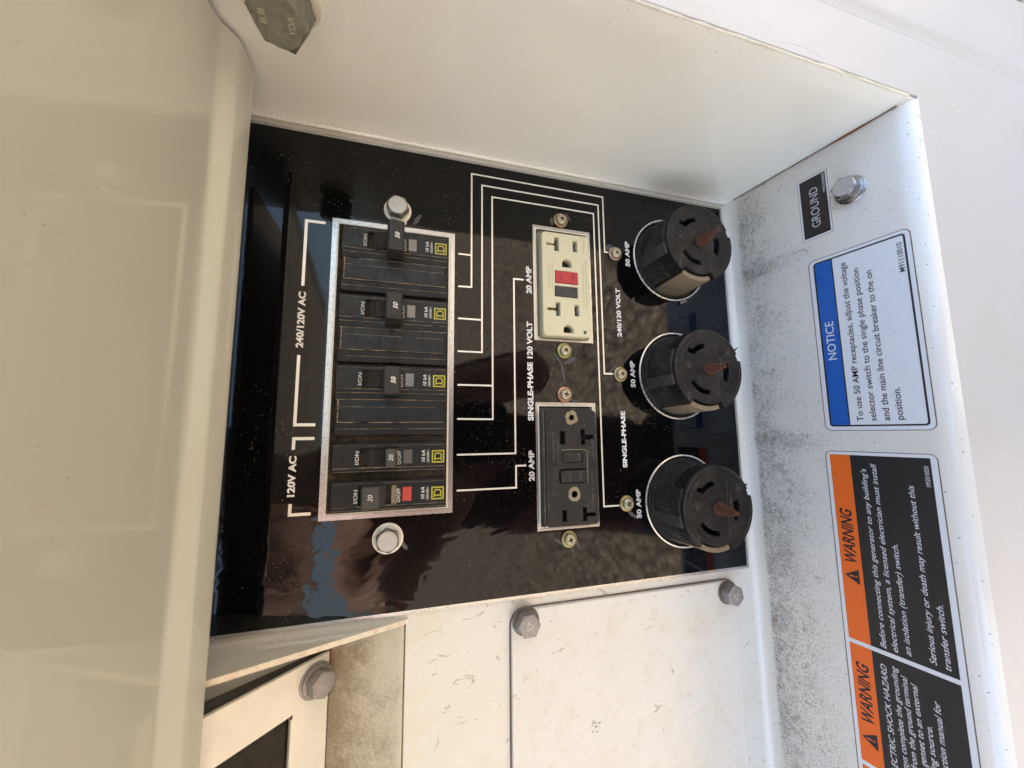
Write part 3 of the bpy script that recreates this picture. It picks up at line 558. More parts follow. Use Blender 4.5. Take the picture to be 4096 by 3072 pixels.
def breaker(uc, poles, state, amp, label, winmat, tie=None, hole=False, right_cap=7.0, group='circuit breakers in a row'):
    t = thing('circuit_breaker', label, 'circuit breaker', (uc, 270, 0), group)
    R = right_cap; Lx = -8.9 if poles == 1 else -34.3
    F = 4.2
    slot = [(-5.7, -3.2), (5.5, -3.2), (5.5, 18.0), (-5.7, 18.0)]
    wn = [(-4.3, -12.4), (4.2, -12.4), (4.2, -6.9), (-4.3, -6.9)]
    Lp = -8.9 if poles == 1 else -12.6
    body = MB().shape([rrect(Lp, R+1.6, VB, VT, 1.2), slot, wn], -10, F, 0.8)
    if poles == 2:
        body.shape([rrect(-34.3, -26.6, VB, VT, 1.6)], -10, F, 0.9)
        body.box(-27.2, -12.4, VB+.8, VT-.8, -10, F-1.3)
    body.build('case', 'brk', t)
    MB().shape([[(-6.2, VB+1.0), (R-.2, VB+1.0), (R-.2, VT-.6), (-6.2, VT-.6)], slot, wn], F-.1, F+.35, 0.1).build('label_face', 'brkface', t, 0)
    if poles == 2:
        MB().shape([rrect(-26.3, -12.9, VB+2.6, VT-2.8, .3)], F-1.4, F+.25, 0.2).build('pole_cover', 'brkface', t)
    MB().box(-6.2, 6.0, -3.6, 18.4, -6, 1.6).build('slot_floor', 'slot', t)
    fw = MB().shape([[(-4.2, -12.3), (4.1, -12.3), (4.1, -7.0), (-4.2, -7.0)]], F-1, F+.2, .2).build('flag_window', winmat, t)
    if winmat == 'winred': fw['label'] = 'red flag showing in the breaker window'
    FC = F+.42
    text('I/ON', -4.1, 3.7, 18.5, 2.1, 'dimprint' if poles == 2 else 'print', t, FC, .006, .06)
    text('O/OFF', -4.6, 3.6, -5.7, 2.0, 'print' if state == 'on' else 'dimprint', t, FC, .004, .1)
    text('10 kA', -3.4, 3.7, -19.9, 2.05, 'print', t, FC, .012, .15); text('120/240V~', -3.9, 4.1, -22.5, 1.45, 'print', t, FC, .004, .15)
    logo(t, -0.35, -27.9, 7.7, FC)
    sg = [(-6.25, VB+1, -6.25, VT-.8, F+.38, .22), (-8.2 if poles == 1 else -8.6, VB+.8, -8.2 if poles == 1 else -8.6, VT-.8, F+.03, .2), (R, VB+1, R, VT-1, F+.03, .14)]
    if poles == 2: sg += [(-12.75, VB+1, -12.75, VT-1, F+.02, .4), (-26.5, VB+2, -26.5, VT-2, F+.04, .45), (-30.5, VB+1, -30.5, VT-1, F+.04, .2), (-17.2, VB+3, -17.2, VT-3, F+.29, .18), (-26.5, VT-2.4, -12.9, VT-2.4, F+.05, .6)]
    else: sg += [(-5.8, -3.3, 5.6, -3.3, F+.38, .4), (-5.85, -3.2, -5.85, 18, F+.38, .3)]
    dust_lines(t, sg)
    lo, hi = -5.3, 5.2
    if tie:
        MB().extr([(-4.0, -2), (-4.0, 12), (4.5, 12), (6.0, 8.5), (9.5, 5.0), (12.2, 3.8), (12.8, 4.6), (13.4, 4.4), (17.6, .2), (17.6, -2)], lo, hi).build('toggle', 'handle', t)
        a0, a1 = tie
        tb = MB().extr([(-4.0, 6.5), (-4.2, 18.2), (-3.2, 19.4), (3.4, 20.4), (5.0, 20.0), (5.9, 18.8), (6.0, 6.5)], a0, a1).build('handle_tie', 'handle', t, 25)
        tg = tb
        MB().shape([[(a0+.5, -3.2), (a1-.5, -3.2), (a1-.5, 3.6), (a0+.5, 3.6)]], -0.1, 0.12).map(lambda a, b, c: (a, b, 19.75+.1515*b*1.0+c)).build('tie_top', 'handletop', tb, 0)
        mb = MB(); text(amp, (a0+a1)/2-2.0, (a0+a1)/2+2.0, -1.3, 2.6, None, None, 0, .02, .2, mb=mb)
        mb.map(lambda a, b, c: (a, b, 19.95+.1515*b)).build('lettering', 'print', tb, 0)
        if hole:
            hm = MB().lathe([(1.9, 0), (1.9, .35), (2.5, .35), (3.6, .2), (3.9, -.2)][::-1], 0, 0, 24, cap1=False).lathe([(1.9, -.1), (0.0, -.1)], 0, 0, 24, cap1=False)
            hm.map(lambda a, b, c: (a0-c, b+.8, a+14.6)).build('pin_hole', 'handle', tb)
    elif state == 'on':
        tg = MB().extr([(-1.6, -2), (2.5, 1.5), (5.6, 11.6), (6.2, 13.6), (7.0, 14.2), (14.8, 15.0), (15.8, 14.2), (16.0, 2), (16.0, -2)], lo-.6, hi+.8).build('toggle', 'handletop', t, 25)
        MB().box(-5.6, 5.4, -3.1, -0.6, -3, 3.6).build('slot_dust', 'dust', t)
        mb = MB(); text(amp, -1.9, 1.9, 9.6, 2.5, None, None, 0, 0, .2, mb=mb)
        mb.map(lambda a, b, c: (a, b, 14.45+.1*(b-7))).build('lettering', 'print', tg, 0)
    else:
        tg = MB().extr([(-3.0, -2), (-3.0, 11.0), (-2.4, 12.0), (2.9, 12.6), (3.8, 11.8), (4.6, 8.0), (7.2, 5.0), (9.6, 3.6), (10.4, 4.4), (11.2, 4.2), (16.5, 0.5), (17.8, -2)], lo, hi).build('toggle', 'handle', t, 25)
        MB().shape([[(lo+.1, -2.3), (hi-.1, -2.3), (hi-.1, 2.8), (lo+.1, 2.8)]], 0, .1).map(lambda a, b, c: (a, b, 12.36+.113*(b-.3)+c)).build('toggle_top', 'handletop', tg, 0)
        mb = MB(); text(amp, -1.9, 1.9, -1.0, 2.4, None, None, 0, 0, .1, mb=mb)
        mb.map(lambda a, b, c: (a, b, 12.52+.113*(b-.3))).build('lettering', 'print', tg, 0)
    return t
breaker(79.3, 2, 'off', '50', 'two pole 50 amp breaker at the right end, below the upper hex bolt', 'win', (-11.5, 7.4), True)
breaker(34.6, 2, 'off', '50', 'middle two pole 50 amp breaker with a hole in its handle end', 'win', (-9.9, 6.4), True)
breaker(-9.8, 2, 'off', '50', 'two pole 50 amp breaker next to the single pole breakers', 'winblue', (-10.4, 5.8), False)
breaker(-57.2, 1, 'off', '20', 'single pole 20 amp breaker switched off with a grey flag window', 'win')
breaker(-79.5, 1, 'on', '20', 'single pole 20 amp breaker switched on with a red flag showing', 'winred')

# ------------------------------------------------------------------ outlets
def dshape(a, b, w, hgt):      # ground hole, round end towards +a
    r = hgt/2; return [(a-w/2, b-r), (a+w/2-r, b-r)]+[(a+w/2-r+r*math.cos(t), b+r*math.sin(t)) for t in [-PI/2+PI*i/10 for i in range(1, 10)]]+[(a+w/2-r, b+r), (a-w/2, b+r)]
def bx(a0, a1, b0, b1): return [(a0, b0), (a1, b0), (a1, b1), (a0, b1)]
def tee(a0, a1, b0, b1, la0, la1, lb):   # slot with a side leg towards lb
    if lb > b1: return [(a0, b0), (a1, b0), (a1, b1), (la1, b1), (la1, lb), (la0, lb), (la0, b1), (a0, b1)]
    return [(a0, b0), (la0, b0), (la0, lb), (la1, lb), (la1, b0), (a1, b0), (a1, b1), (a0, b1)]
# beige outlet: local origin (64, 152, 0)
ob = thing('power_outlet', 'beige double outlet with red and black buttons', 'outlet', (64, 152, 0), 'double outlets on the panel')
def o_(a, b): return (a-64, b-152)
cut = [tee(87.3-64, 97.8-64, 157.6-152, 160.9-152, 91.2-64, 93.0-64, 15.2), bx(88.2-64, 97-64, 142.9-152, 146.3-152), dshape(78.7-64, -0.45, 6.2, 7.2),
       tee(38.8-64, 48.9-64, 157.6-152, 160.7-152, 42.6-64, 44.7-64, 15.2), bx(39.6-64, 47.8-64, 142.8-152, 146.3-152), dshape(29.6-64, -0.4, 5.6, 7.4),
       bx(63.1-64, 72.2-64, -8.8, 9.0), bx(53.0-64, 61.0-64, -8.5, 9.4)]
sh = lambda l: [(x*.965, y) for x, y in l]
MB().shape([rrect(24.0-64, 101.2-64, 133.6-152, 170.9-152, 3.4)]+cut, 0.6, 7, 0.7).build('face', 'beige', ob)
MB().shape([rrect(23.4-64, 104.2-64, 132.6-152, 172.0-152, 2.2)], -4, 0.7, 0.3).build('flange', 'beigedark', ob)
MB().box(-38, 36, -17, 17.5, .72, 1.6).build('slot_back', 'hole', ob)
for a, b, d in ((93, 159.0, 3.2), (92.5, 144.2, 3.2), (44, 159, 3.2), (43.6, 144.2, 3.2)): MB().box(a-64-4.6, a-64+.6, b-152-1.2, b-152+.3, 1.6, 3.6).build('contact', 'contact', ob)
MB().shape([bx(63.4-64, 71.9-64, -8.5, 8.8)], 1, 7.5, .35).build('reset_button', 'red', ob); MB().shape([bx(53.3-64, 60.7-64, -8.2, 9.1)], 1, 6.9, .35).build('test_button', 'blackbtn', ob)
MB().shape([bx(26.5-64, 29.1-64, 137.6-152, 139.9-152)], 6.5, 7.08).build('indicator', 'contact', ob)
rb_ = [c for c in ob.children if c.name.startswith('reset_button')][0]; tb_ = [c for c in ob.children if c.name.startswith('test_button')][0]
text('RESET', 65.2-64, 70.2-64, 4.0, 1.9, 'redtext', rb_, 7.55, .01); text('RESET', 65.0-64, 70.4-64, -5.6, 1.9, 'redtext', rb_, 7.55, .01, flip=True); text('TEST', 55-64, 59-64, .5, 2.2, 'gftext', tb_, 6.95, .01)
for s_, a0, a1, b, fl in (('TEST MONTHLY', 58, 77.5, 165.2, False), ('TEST MENSUEL.', 57.6, 78.8, 162.7, False), ('FOLLOW INSTRUCTIONS', 46.5, 82, 136.0, True), ('SUIVEZ INSTRUCTIONS', 47, 79, 138.4, True), ('LEVITON', 88, 99.5, 137.4, True)):
    text(s_, a0-64, a1-64, b-152, 1.25, 'beigetext', ob, 7.06, 0, flip=fl)
# black outlet: local origin (-66.8, 152, 0)
ok = thing('power_outlet', 'scuffed black double outlet with mud rings in its round holes', 'outlet', (-66.8, 152, 0), 'double outlets on the panel')
q = lambda a: a+66.8
cut = [circ(q(-32.7), -.5, 2.2, 16), bx(q(-51.6), q(-42.7), 4.4, 8.2), tee(q(-52), q(-41.7), -10.6, -7.4, q(-48.7), q(-45.3), -17.4),
       circ(q(-84.8), -1, 2.4, 16), bx(q(-102.8), q(-95.2), 4.5, 7.8), tee(q(-103.4), q(-94.2), -10.4, -7.4, q(-100.6), q(-98.0), -17.0), rrect(q(-64.2), q(-56.9), -8.6, 6.9, 1.6), rrect(q(-77.5), q(-68.5), -10.8, 9.3, 1.8)]
MB().shape([rrect(q(-105.8), q(-28.3), 132.6-152, 170.9-152, 2.6)]+cut, 0.6, 7, 0.4).build('face', 'gfblack', ok)
MB().shape([rrect(q(-106.4), q(-26.2), 131.9-152, 172.0-152, 2.0)], -4, .7, .4).build('flange', 'gfside', ok)
MB().shape([[(q(-105), 18.9), (q(-29), 18.9), (q(-28.6), 20.4), (q(-105.6), 20.4)]], .7, 6.2, .4).build('dusty_shoulder', 'gfside', ok)
MB().box(-38, 37, -18, 17.5, .72, 1.6).build('slot_back', 'hole', ok)
MB().shape([rrect(q(-63.9), q(-57.1), -8.3, 6.6, 1.5)], 1, 6.8, .5).build('test_button', 'gfblack', ok)
MB().shape([rrect(q(-77.0), q(-69.0), -10.4, 8.9, 1.6)], 1, 9.0, .8).build('reset_button', 'gfblack', ok)
for a, b in ((-65.3, 14.2), (-65.4, -15.5)): MB().lathe([(2.0, 6.9), (2.0, 7.25), (1.6, 7.3), (1.3, 6.9), (0.01, 6.9)], q(a), b, 20).build('rivet', 'gfblack', ok)
random.seed(2)
def blob(a, b, r, hole, c, name, par, irr=.14):
    o = [(a+r*(1+random.uniform(-irr, irr))*math.cos(2*PI*i/18), b+r*(1+random.uniform(-irr, irr))*math.sin(2*PI*i/18)) for i in range(18)]
    return MB().shape([o, circ(a, b, hole, 18)], c, c+.14).build(name, 'mud', par)
blob(q(-33.4), -.7, 4.8, 2.0, 6.98, 'mud_ring', ok); blob(q(-85.2), -1.4, 4.6, 2.3, 6.98, 'mud_ring', ok)
text('TEST', q(-62.7), q(-58.4), -6.2, 2.0, 'gftext', ok, 6.86, .01, flip=True); text('PUSH TO TEST', q(-63.2), q(-57.8), 1.5, 1.3, 'gftext', ok, 6.86)
text('RESET', q(-75.8), q(-70.2), -6.5, 2.1, 'gftext', ok, 9.06, .01, flip=True); text('PUSH TO RESET', q(-76), q(-70), 1.6, 1.5, 'gftext', ok, 9.06, .01)
for s_, a0, a1, b, fl in (('INSTRUCTIONS', -62, -43, 164.5, True), ('TEST MONTHLY', -63.5, -47.5, 161.2, True), ('REPLACE', -60, -48, 135.2, True), ('IF RED', -60, -53.5, 138.2, True), ('LIGHT FLASHES', -94.5, -71, 136.2, True)): text(s_, q(a0), q(a1), b-152, 1.5, 'gftext', ok, 7.05, .005, flip=fl)
for pts in ([(q(-55.3), 7.4), (q(-55.3), -9.6), (q(-57), -11.8), (q(-78), -11.8)],): MB().strip(pts, .35, 6.98, 7.08).build('moulded_line', 'mud', ok, 0)

# ------------------------------------------------------------------ 50 A locking receptacles
def arc(r, t0, t1, n=10): return [(r*math.cos(math.radians(t0+(t1-t0)*i/n)), r*math.sin(math.radians(t0+(t1-t0)*i/n))) for i in range(n+1)]
def slot_arc(r0, r1, t0, t1): return arc(r1, t0, t1)+arc(r0, t1, t0)
def receptacle(uc, label, pin_len, rags=None, tilt=(0, 0)):
    t = thing('locking_receptacle', label, 'receptacle', (uc, RECY, 0), '50 amp receptacles in a row')
    MB().lathe([(33.0, -1.6), (33.0, .3), (33.6, .7), (34.4, .5), (34.5, -1.2)], 0, 0, 72, cap1=False).build('bezel_ring', 'ring', t)
    MB().lathe([(33.4, -1.3), (33.2, -5.5), (29, -6.0), (3, -6.0)], 0, 0, 48, cap1=True).build('well', 'rec', t)
    MB().lathe([(32.3, -6), (32.1, -1.0), (31.6, 0.4), (30.4, 0.9), (30.0, 0.9)], 0, 0, 60, cap1=False).build('collar', 'recside', t)
    HT = 33
    out = arc(29.7, 203, 284, 16)+[(27.6*math.cos(math.radians(285)), 27.6*math.sin(math.radians(285))), (27.6*math.cos(math.radians(294)), 27.6*math.sin(math.radians(294)))]+arc(28.9, 295, 360+145, 40)+arc(24.8, 360+146.5, 360+201.5, 12)
    s1 = arc(16.2, 8, 46, 8)+[(16.5, 17.2), (19.0, 17.8), (17.2, 14.6)][::-1][:0]+[(18.2*math.cos(math.radians(50)), 18.2*math.sin(math.radians(50))), (20.5*math.cos(math.radians(54)), 20.5*math.sin(math.radians(54))), (20.8*math.cos(math.radians(47)), 20.8*math.sin(math.radians(47))), (18.9*math.cos(math.radians(42)), 18.9*math.sin(math.radians(42)))]+arc(19.3, 40, 8, 8)
    s1 = arc(15.2, 8, 48, 8)+[(20.8*math.cos(math.radians(54)), 20.8*math.sin(math.radians(54))), (21.4*math.cos(math.radians(47)), 21.4*math.sin(math.radians(47)))]+arc(18.6, 41, 8, 8)
    hl = [s1, slot_arc(14.8, 18.2, 122, 180), slot_arc(13.6, 18.0, 240, 286)]
    bd = MB().shape([out]+hl, 20, HT, 0.7)
    bd.build('face', 'rec', t, 30)
    so = MB().shape([out], -4, 20.4).map(lambda a, b, c: (a*(1+.05*(20.4-c)/24), b*(1+.05*(20.4-c)/24), c))
    so.build('body', 'recside', t, 30)
    MB().lathe([(24, 20.5), (0.01, 20.5)], 0, 0, 32, cap1=False).build('slot_back', 'hole', t)
    sh = arc(29.3, 148.5, 199, 12)+arc(25.9, 199, 148.5, 12)
    MB().shape([sh], -3, HT-2.4, .4).map(lambda a, b, c: (a*(1+.04*(30-c)/33), b*(1+.04*(30-c)/33), c)).build('window_insert', 'tan', t, 30)
    cr = [tuple([27.2*math.cos(math.radians(x))*1.0, 27.2*math.sin(math.radians(x))]) for x in (150, 165, 180)]
    # dusty rib and raised panel on the upper side of the body
    def patch(t0, t1, c0, c1, d, name, mat):
        d *= .7; a = arc(30.2+d, t0, t1, 6)+arc(28.6, t1, t0, 6)
        MB().shape([a], c0, c1, .25).map(lambda x, y, c: (x*(1+.03*(31-c)/31), y*(1+.03*(31-c)/31), c)).build(name, mat, t, 30)
    patch(97, 112, 5, 31.0, 1.0, 'dusty_rib', 'rib'); patch(62, 96.5, 5, 31.0, .45, 'raised_panel', 'recside'); patch(62, 112.6, 4.0, 5.2, .9, 'panel_lip', 'rib')
    random.seed(int(uc)+77); mb = MB()
    for _ in range(70):
        a_ = math.radians(random.gauss(95, 35)); c_ = random.uniform(1.5, 31); r_ = 30.25+.05*(20.4-c_)*29.7/24 if c_ < 20.4 else 29.85
        w_ = random.uniform(.12, .4); v_ = [(r_*math.cos(a_), r_*math.sin(a_), c_)]
        ta = Vector((-math.sin(a_), math.cos(a_), 0)); p_ = Vector((r_*math.cos(a_), r_*math.sin(a_), c_)); nn = Vector((math.cos(a_), math.sin(a_), 0))*.12
        mb.add([tuple(p_+nn+ta*w_), tuple(p_+nn+Vector((0, 0, w_))), tuple(p_+nn-ta*w_), tuple(p_+nn-Vector((0, 0, w_*.8)))], [(0, 1, 2, 3)])
    mb.build('dirt_crumb', 'dust', t, 0)['kind'] = 'stuff'
    # moulded rim marks, seam line, badges
    mb = MB()
    for (r, a0, a1) in ((27.4, 30, 95), (23.6, 34, 80), (27.0, 215, 280), (27.2, 303, 350), (26.8, 118, 138)):
        mb.shape([slot_arc(r, r+.5, a0, a1)], HT-.1, HT+.22)
    mb.shape([slot_arc(23.9, 24.4, 116, 140)], HT-.1, HT+.22)
    mb.build('moulded_rim', 'mouldedge', t)
    MB().shape([bx(-20, 17.5, -8.3, -7.7)], HT-.05, HT+.1).build('seam_line', 'rib', t, 0)
    for a, b in ((2.8, 16.6), (13, -18.2)):
        bd_ = MB().lathe([(2.7, HT-.1), (2.7, HT+.25), (2.2, HT+.25), (2.2, HT+.02)], a, b, 24, cap1=False).build('badge', 'mouldedge', t)
        text('R', a-1.1, a+1.0, b-1.2, 2.4, 'gftext', bd_, HT+.06, 0)
    text('125/250V', -7, 9, -11.8, 1.7, 'gftext', t, HT+.08, 0); text('50A', -22, -16.5, 17.4, 2.0, 'gftext', t, HT+.08, 0)
    # rusted centre pin, worn to a taper
    MB().lathe([(5.0, HT-.2), (5.0, HT+.15), (4.5, HT+.16), (4.5, HT-.6), (0.01, HT-.6)], 0, 0, 28).build('pin_socket', 'hole', t)
    random.seed(int(uc)+500)
    prof = [(4.3, HT-.5), (4.35, HT+.8), (4.1, HT+2.2)]+[(4.1-2.7*(i/8)**.9+random.uniform(-.12, .12), HT+2.2+(pin_len-2.2)*i/8) for i in range(1, 9)]+[(.7, HT+pin_len+.7)]
    pf = []
    for (r0_, c0_), (r1_, c1_) in zip(prof[:-1], prof[1:]): pf += [(r0_+(r1_-r0_)*q_/3, c0_+(c1_-c0_)*q_/3) for q_ in range(3)]
    pf.append(prof[-1]); off = Vector((uc, 3.1, 7.7))
    def pit(a, b, c):
        nz = noise.noise(Vector((a*.8, b*.8, c*.8))+off)+.6*noise.noise(Vector((a*2.1, b*2.1, c*2.1))+off); f_ = (c-HT)/pin_len
        return (a*(1+.16*nz)+.5*f_*math.sin(uc), b*(1+.16*nz)*(1-.22*f_), c+.35*nz)
    MB().lathe(pf, 0, 0, 28).map(pit).build('contact_pin', 'rustpin', t, 50)
    if rags:
        mb = MB()
        for (ang, L) in rags:
            r0 = 29.4; x, y = r0*math.cos(math.radians(ang)), r0*math.sin(math.radians(ang)); p = [(x, y, HT-.6)]
            for i in range(5):
                x += L*math.cos(math.radians(ang+random.uniform(-50, 50))); y += L*math.sin(math.radians(ang+random.uniform(-50, 50))); p.append((x, y, HT-.6+random.uniform(-.5, .5)))
            mb.tube(p, [.8, .6, .5, .45, .4, .15], 6)
        mb.build('torn_rubber', 'rec', t)
    return t
receptacle(95.4, 'black 50 amp locking receptacle nearest the ground bolt', 15)
receptacle(0, 'middle black 50 amp locking receptacle with a torn curl of rubber on its rim', 14.5, [(301, .7)])
receptacle(-95.8, 'black 50 amp locking receptacle nearest the white cover plate', 15.5, [(300, .25)])
# dry leaf caught under the ring of the first one
lf = MB().shape([[(0, 0), (2, -.6), (4.2, .2), (6.0, -.4), (7.2, .9), (5.6, 2.2), (3.4, 1.6), (1.8, 2.8)]], 0, .3).map(lambda a, b, c: (a, b, c+.5+.12*a+.4*math.sin(a*1.4+b)))
lo = lf.build('dry_leaf', 'mud'); lo.location = W(58.5, 50, 0.5); lo.rotation_euler = (0, math.radians(70), 0)
tag(lo, 'shrivelled brown leaf scrap caught on a receptacle ring', 'leaf')

# ------------------------------------------------------------------ screws and bolts
def pan_screw(wm):
    t = thing('pan_screw', 'x', 'screw', (0, 0, 0), 'cross head screws on the panel')
    MB().lathe([(3.0, 0), (5.5, 0), (5.7, .3), (5.6, 1.2), (5.2, 1.5), (2.5, 1.6)], 0, 0, 36, cap1=False).build('washer', wm, t)
    w, L = .5, 1.9
    cross = [(w, L), (-w, L), (-w, w), (-L, w), (-L, -w), (-w, -w), (-w, -L), (w, -L), (w, -w), (L, -w), (L, w), (w, w)]
    hd = MB().lathe([(3.9, 1.5), (4.15, 2.0), (4.1, 3.0), (3.7, 3.7), (2.9, 4.2)], 0, 0, 36, cap1=False)
    hd.shape([circ(0, 0, 2.92, 36), cross], 3.2, 4.22).build('head', 'brass', t)
    MB().lathe([(2.6, 3.3), (0.01, 3.3)], 0, 0, 16, cap1=False).build('cross_recess', 'slot', t)
    return t
scr = ((114.7, 153.1, 'w_copper', 'screw with a copper washer to the right of the beige outlet', .3), (15.0, 152.6, 'w_green', 'screw with a yellow green washer to the left of the beige outlet', .9),
       (-16.8, 153.2, 'w_orange', 'screw with an orange washer to the right of the black outlet', .2), (-115.6, 152.7, 'w_olive', 'screw with a brown washer to the left of the black outlet', 1.3),
       (94.1, 107.7, 'w_pink', 'screw with a dull pink washer above the first 50 amp receptacle', .5), (-0.7, 107.5, 'w_olive', 'screw with an olive washer above the middle 50 amp receptacle', 1.1), (-94.8, 106.8, 'w_olive', 'screw with an olive washer above the last 50 amp receptacle', .8))
proto = {}
for u, v, wm, lb, rz in scr:
    if wm not in proto: o = proto[wm] = pan_screw(wm)
    else: o = copy_tree(proto[wm])
    o.location = W(u, v, 0.15); o.rotation_euler = (0, rz, 0); o['label'] = lb
def hexhead(mb, af, c0, c1, rot=0, ch=.55):
    R = af/math.sqrt(3); v = []; 
    pts = [(R*math.cos(rot+i*PI/3), R*math.sin(rot+i*PI/3)) for i in range(6)]
    mb.add([(x, y, c0) for x, y in pts]+[(x, y, c1-ch*.9) for x, y in pts], [(i, (i+1) % 6, (i+1) % 6+6, i+6) for i in range(6)])
    # chamfer from hexagon to circle
    n = 36; r2 = af/2*.93; hv = []
    for i in range(n):
        t = 2*PI*i/n; k_ = (t-rot) % (PI/3)-PI/6; rr = (af/2)/math.cos(k_); hv.append((rr*math.cos(t), rr*math.sin(t), c1-ch*.9))
    mb.add(hv+[(r2*math.cos(2*PI*i/n), r2*math.sin(2*PI*i/n), c1) for i in range(n)], [(i, (i+1) % n, (i+1) % n+n, i+n) for i in range(n)]+[list(range(n, 2*n))])
    return mb
def hexbolt(name, label, cat, at, af, hh, washers, mats, rot=0, group=None, rx=None, topmat=None):
    t = thing(name, label, cat, at, group, rx)
    c = 0
    for (r, w, m) in washers:
        MB().lathe([(1, c), (r-.2, c), (r, c+.2), (r, c+w-.2), (r-.3, c+w), (1, c+w)], 0, 0, 40, cap1=False).build('washer', m, t); c += w
    hd = hexhead(MB(), af, c, c+hh, rot).build('head', mats, t, 25)
    if topmat: MB().lathe([(af/2*.91, c+hh+.04), (0.01, c+hh+.06)], 0, 0, 36, cap1=False).build('head_top', topmat, hd)
    return t, c+hh
hexbolt('hex_bolt', 'dull hex bolt and washers right of the breaker opening', 'bolt', (104.2, 270.4, 0), 12.6, 5.2, ((8.8, .9, 'creamwash'), (7.2, 1.6, 'zinc')), 'zincdark', .35, 'hex bolts on the black panel', topmat='zinc')
hexbolt('hex_bolt', 'dull hex bolt left of the breaker opening sunk in a cream washer', 'bolt', (-105.6, 270.8, 0), 12.2, 5.4, ((9.0, 1.2, 'creamwash'), (7.6, 1.6, 'zinc')), 'zincdark', .15, 'hex bolts on the black panel', topmat='zinc')
MB().shape([[(0, 0), (3, -1.2), (7.5, 1.5), (8.6, 4.0), (7.0, 4.4), (3.5, 1.4)]], 0, .5).map(lambda a, b, c: (a-4, b-11, c)).build('washer_tab', 'creamwash', None)
wt = bpy.data.objects['washer_tab']; wt.parent = bpy.data.objects['hex_bolt']; wt.rotation_euler = (0, math.radians(75), 0)
def tri(t, c, s, mat, rot=0):
    p = [(s*math.cos(rot+i*2*PI/3), s*math.sin(rot+i*2*PI/3)) for i in range(3)]; q_ = [(x*.62, y*.62) for x, y in p]
    MB().shape([p, q_], c, c+.12).build('head_mark', mat, t, 0)
t1, c1 = hexbolt('cover_bolt', 'grey hex bolt at the upper corner of the white cover plate', 'bolt', (-163.2, 184.9, 1.6), 13.0, 6.2, ((9.0, 1.0, 'zincdark'), (7.8, 1.5, 'zincdark')), 'greybolt', .55, 'hex bolts on the cover plate'); tri(t1, c1, 3.2, 'zinc', .4)
t1, c1 = hexbolt('cover_bolt', 'grey hex bolt at the lower corner of the white cover plate', 'bolt', (-164.6, 24.2, 1.6), 13.0, 6.2, ((8.6, 1.0, 'zincdark'), (7.6, 1.5, 'zincdark')), 'greybolt', .2, 'hex bolts on the cover plate'); tri(t1, c1, 3.2, 'zinc', 1.2)
fb, _ = hexbolt('frame_bolt', 'grey flanged hex bolt on the tilted white frame', 'bolt', (-180.9, 307.8, -5.4), 12.6, 6.6, ((9.4, .9, 'greybolt'), (8.4, 1.4, 'greybolt')), 'greybolt', .1, rx=(th, 0, 0))
# ------------------------------------------------------------------ sill: decals and ground bolt.  local a right, b towards the panel, c off the sill
sa = -(PI/2-math.atan(.154)); cs, sn = math.cos(math.atan(.154)), math.sin(math.atan(.154))
def sill_at(u, w): return (u, -9.8-.154*w*cs, w*cs)     # w is measured along the slope
def sthing(name, label, cat, u, w): return thing(name, label, cat, sill_at(u, w), None, (sa, 0, 0))
gb = sthing('ground_bolt', 'shiny steel hex bolt on the sill beside the GROUND label', 'bolt', 117.2, 85.4)
MB().lathe([(2, 0), (9.0, 0), (9.1, .5), (8.6, 1.1), (8.0, 1.4), (2, 1.5)], 0, 0, 48, cap1=False).build('washer', 'chrome', gb)
MB().lathe([(8.2, 1.7), (8.1, 2.3), (7.2, 3.1), (5, 3.4)], 0, 0, 48, cap1=False).build('flange', 'chrome', gb)
gh = hexhead(MB(), 13.0, 3.0, 9.4, .3, .8).build('head', 'chrome', gb, 25); MB().lathe([(5.95, 9.46), (0.01, 9.46)], 0, 0, 36, cap1=False).build('head_top', 'chrometop', gh)
def lab(par, loops, c, name, mat): return MB().shape(loops, c, c+.07).build(name, mat, par, 0)
# GROUND
gl = sthing('ground_label', 'small black label reading GROUND on the sill', 'label', 117.6, 63.8)
lab(gl, [bx(-23.7, 24.1, -9.7, 9.7)], 0.012, 'dirty_edge', 'seam'); lab(gl, [bx(-23.4, 23.8, -9.4, 9.4)], 0.05, 'backing', 'lblwhite'); lab(gl, [bx(-22.2, 22.4, -8.5, 8.2)], .1, 'black_field', 'lblblack2')
text('GROUND', 101.8-117.6, 131.9-117.6, -2.9, 5.3, 'inkwhite', gl, .2, -.008); text('*M92000000', 124.5-117.6, 139-117.6, -7.9, 1.6, 'inkwhite', gl, .2)
# NOTICE
nl = sthing('notice_label', 'white NOTICE label with a blue header on the sill', 'label', 17.2, 84)
y = lambda w: 84-w
x = lambda u: u-17.2
lab(nl, [rrect(x(-43.6), x(77.6), y(111), y(56.4), 3.5)], .02, 'backing', 'lblwhite')
MB().shape([rrect(x(-44.1), x(78.1), y(111.6), y(55.8), 4.0), rrect(x(-43.2), x(77.2), y(110.6), y(56.8), 3.3)], 0.015, .06).build('dirty_edge', 'seam', nl, 0)
lab(nl, [rrect(x(-41.3), x(75.6), y(108.9), y(59.0), 2.2), rrect(x(-40.3), x(74.6), y(107.9), y(60.0), 1.4)], .1, 'border_line', 'ink')
lab(nl, [rrect(x(-40.25), x(74.55), y(69.9), y(60.05), 1.2, rs=(1.3, 1.3, 0, 0))], .1, 'header', 'lblblue'); lab(nl, [bx(x(-40.25), x(74.55), y(70.7), y(69.95))], .1, 'header_line', 'ink')
text('NOTICE', x(4.4), x(31.2), y(67.3), 4.9, 'inkwhite', nl, .2, .006)
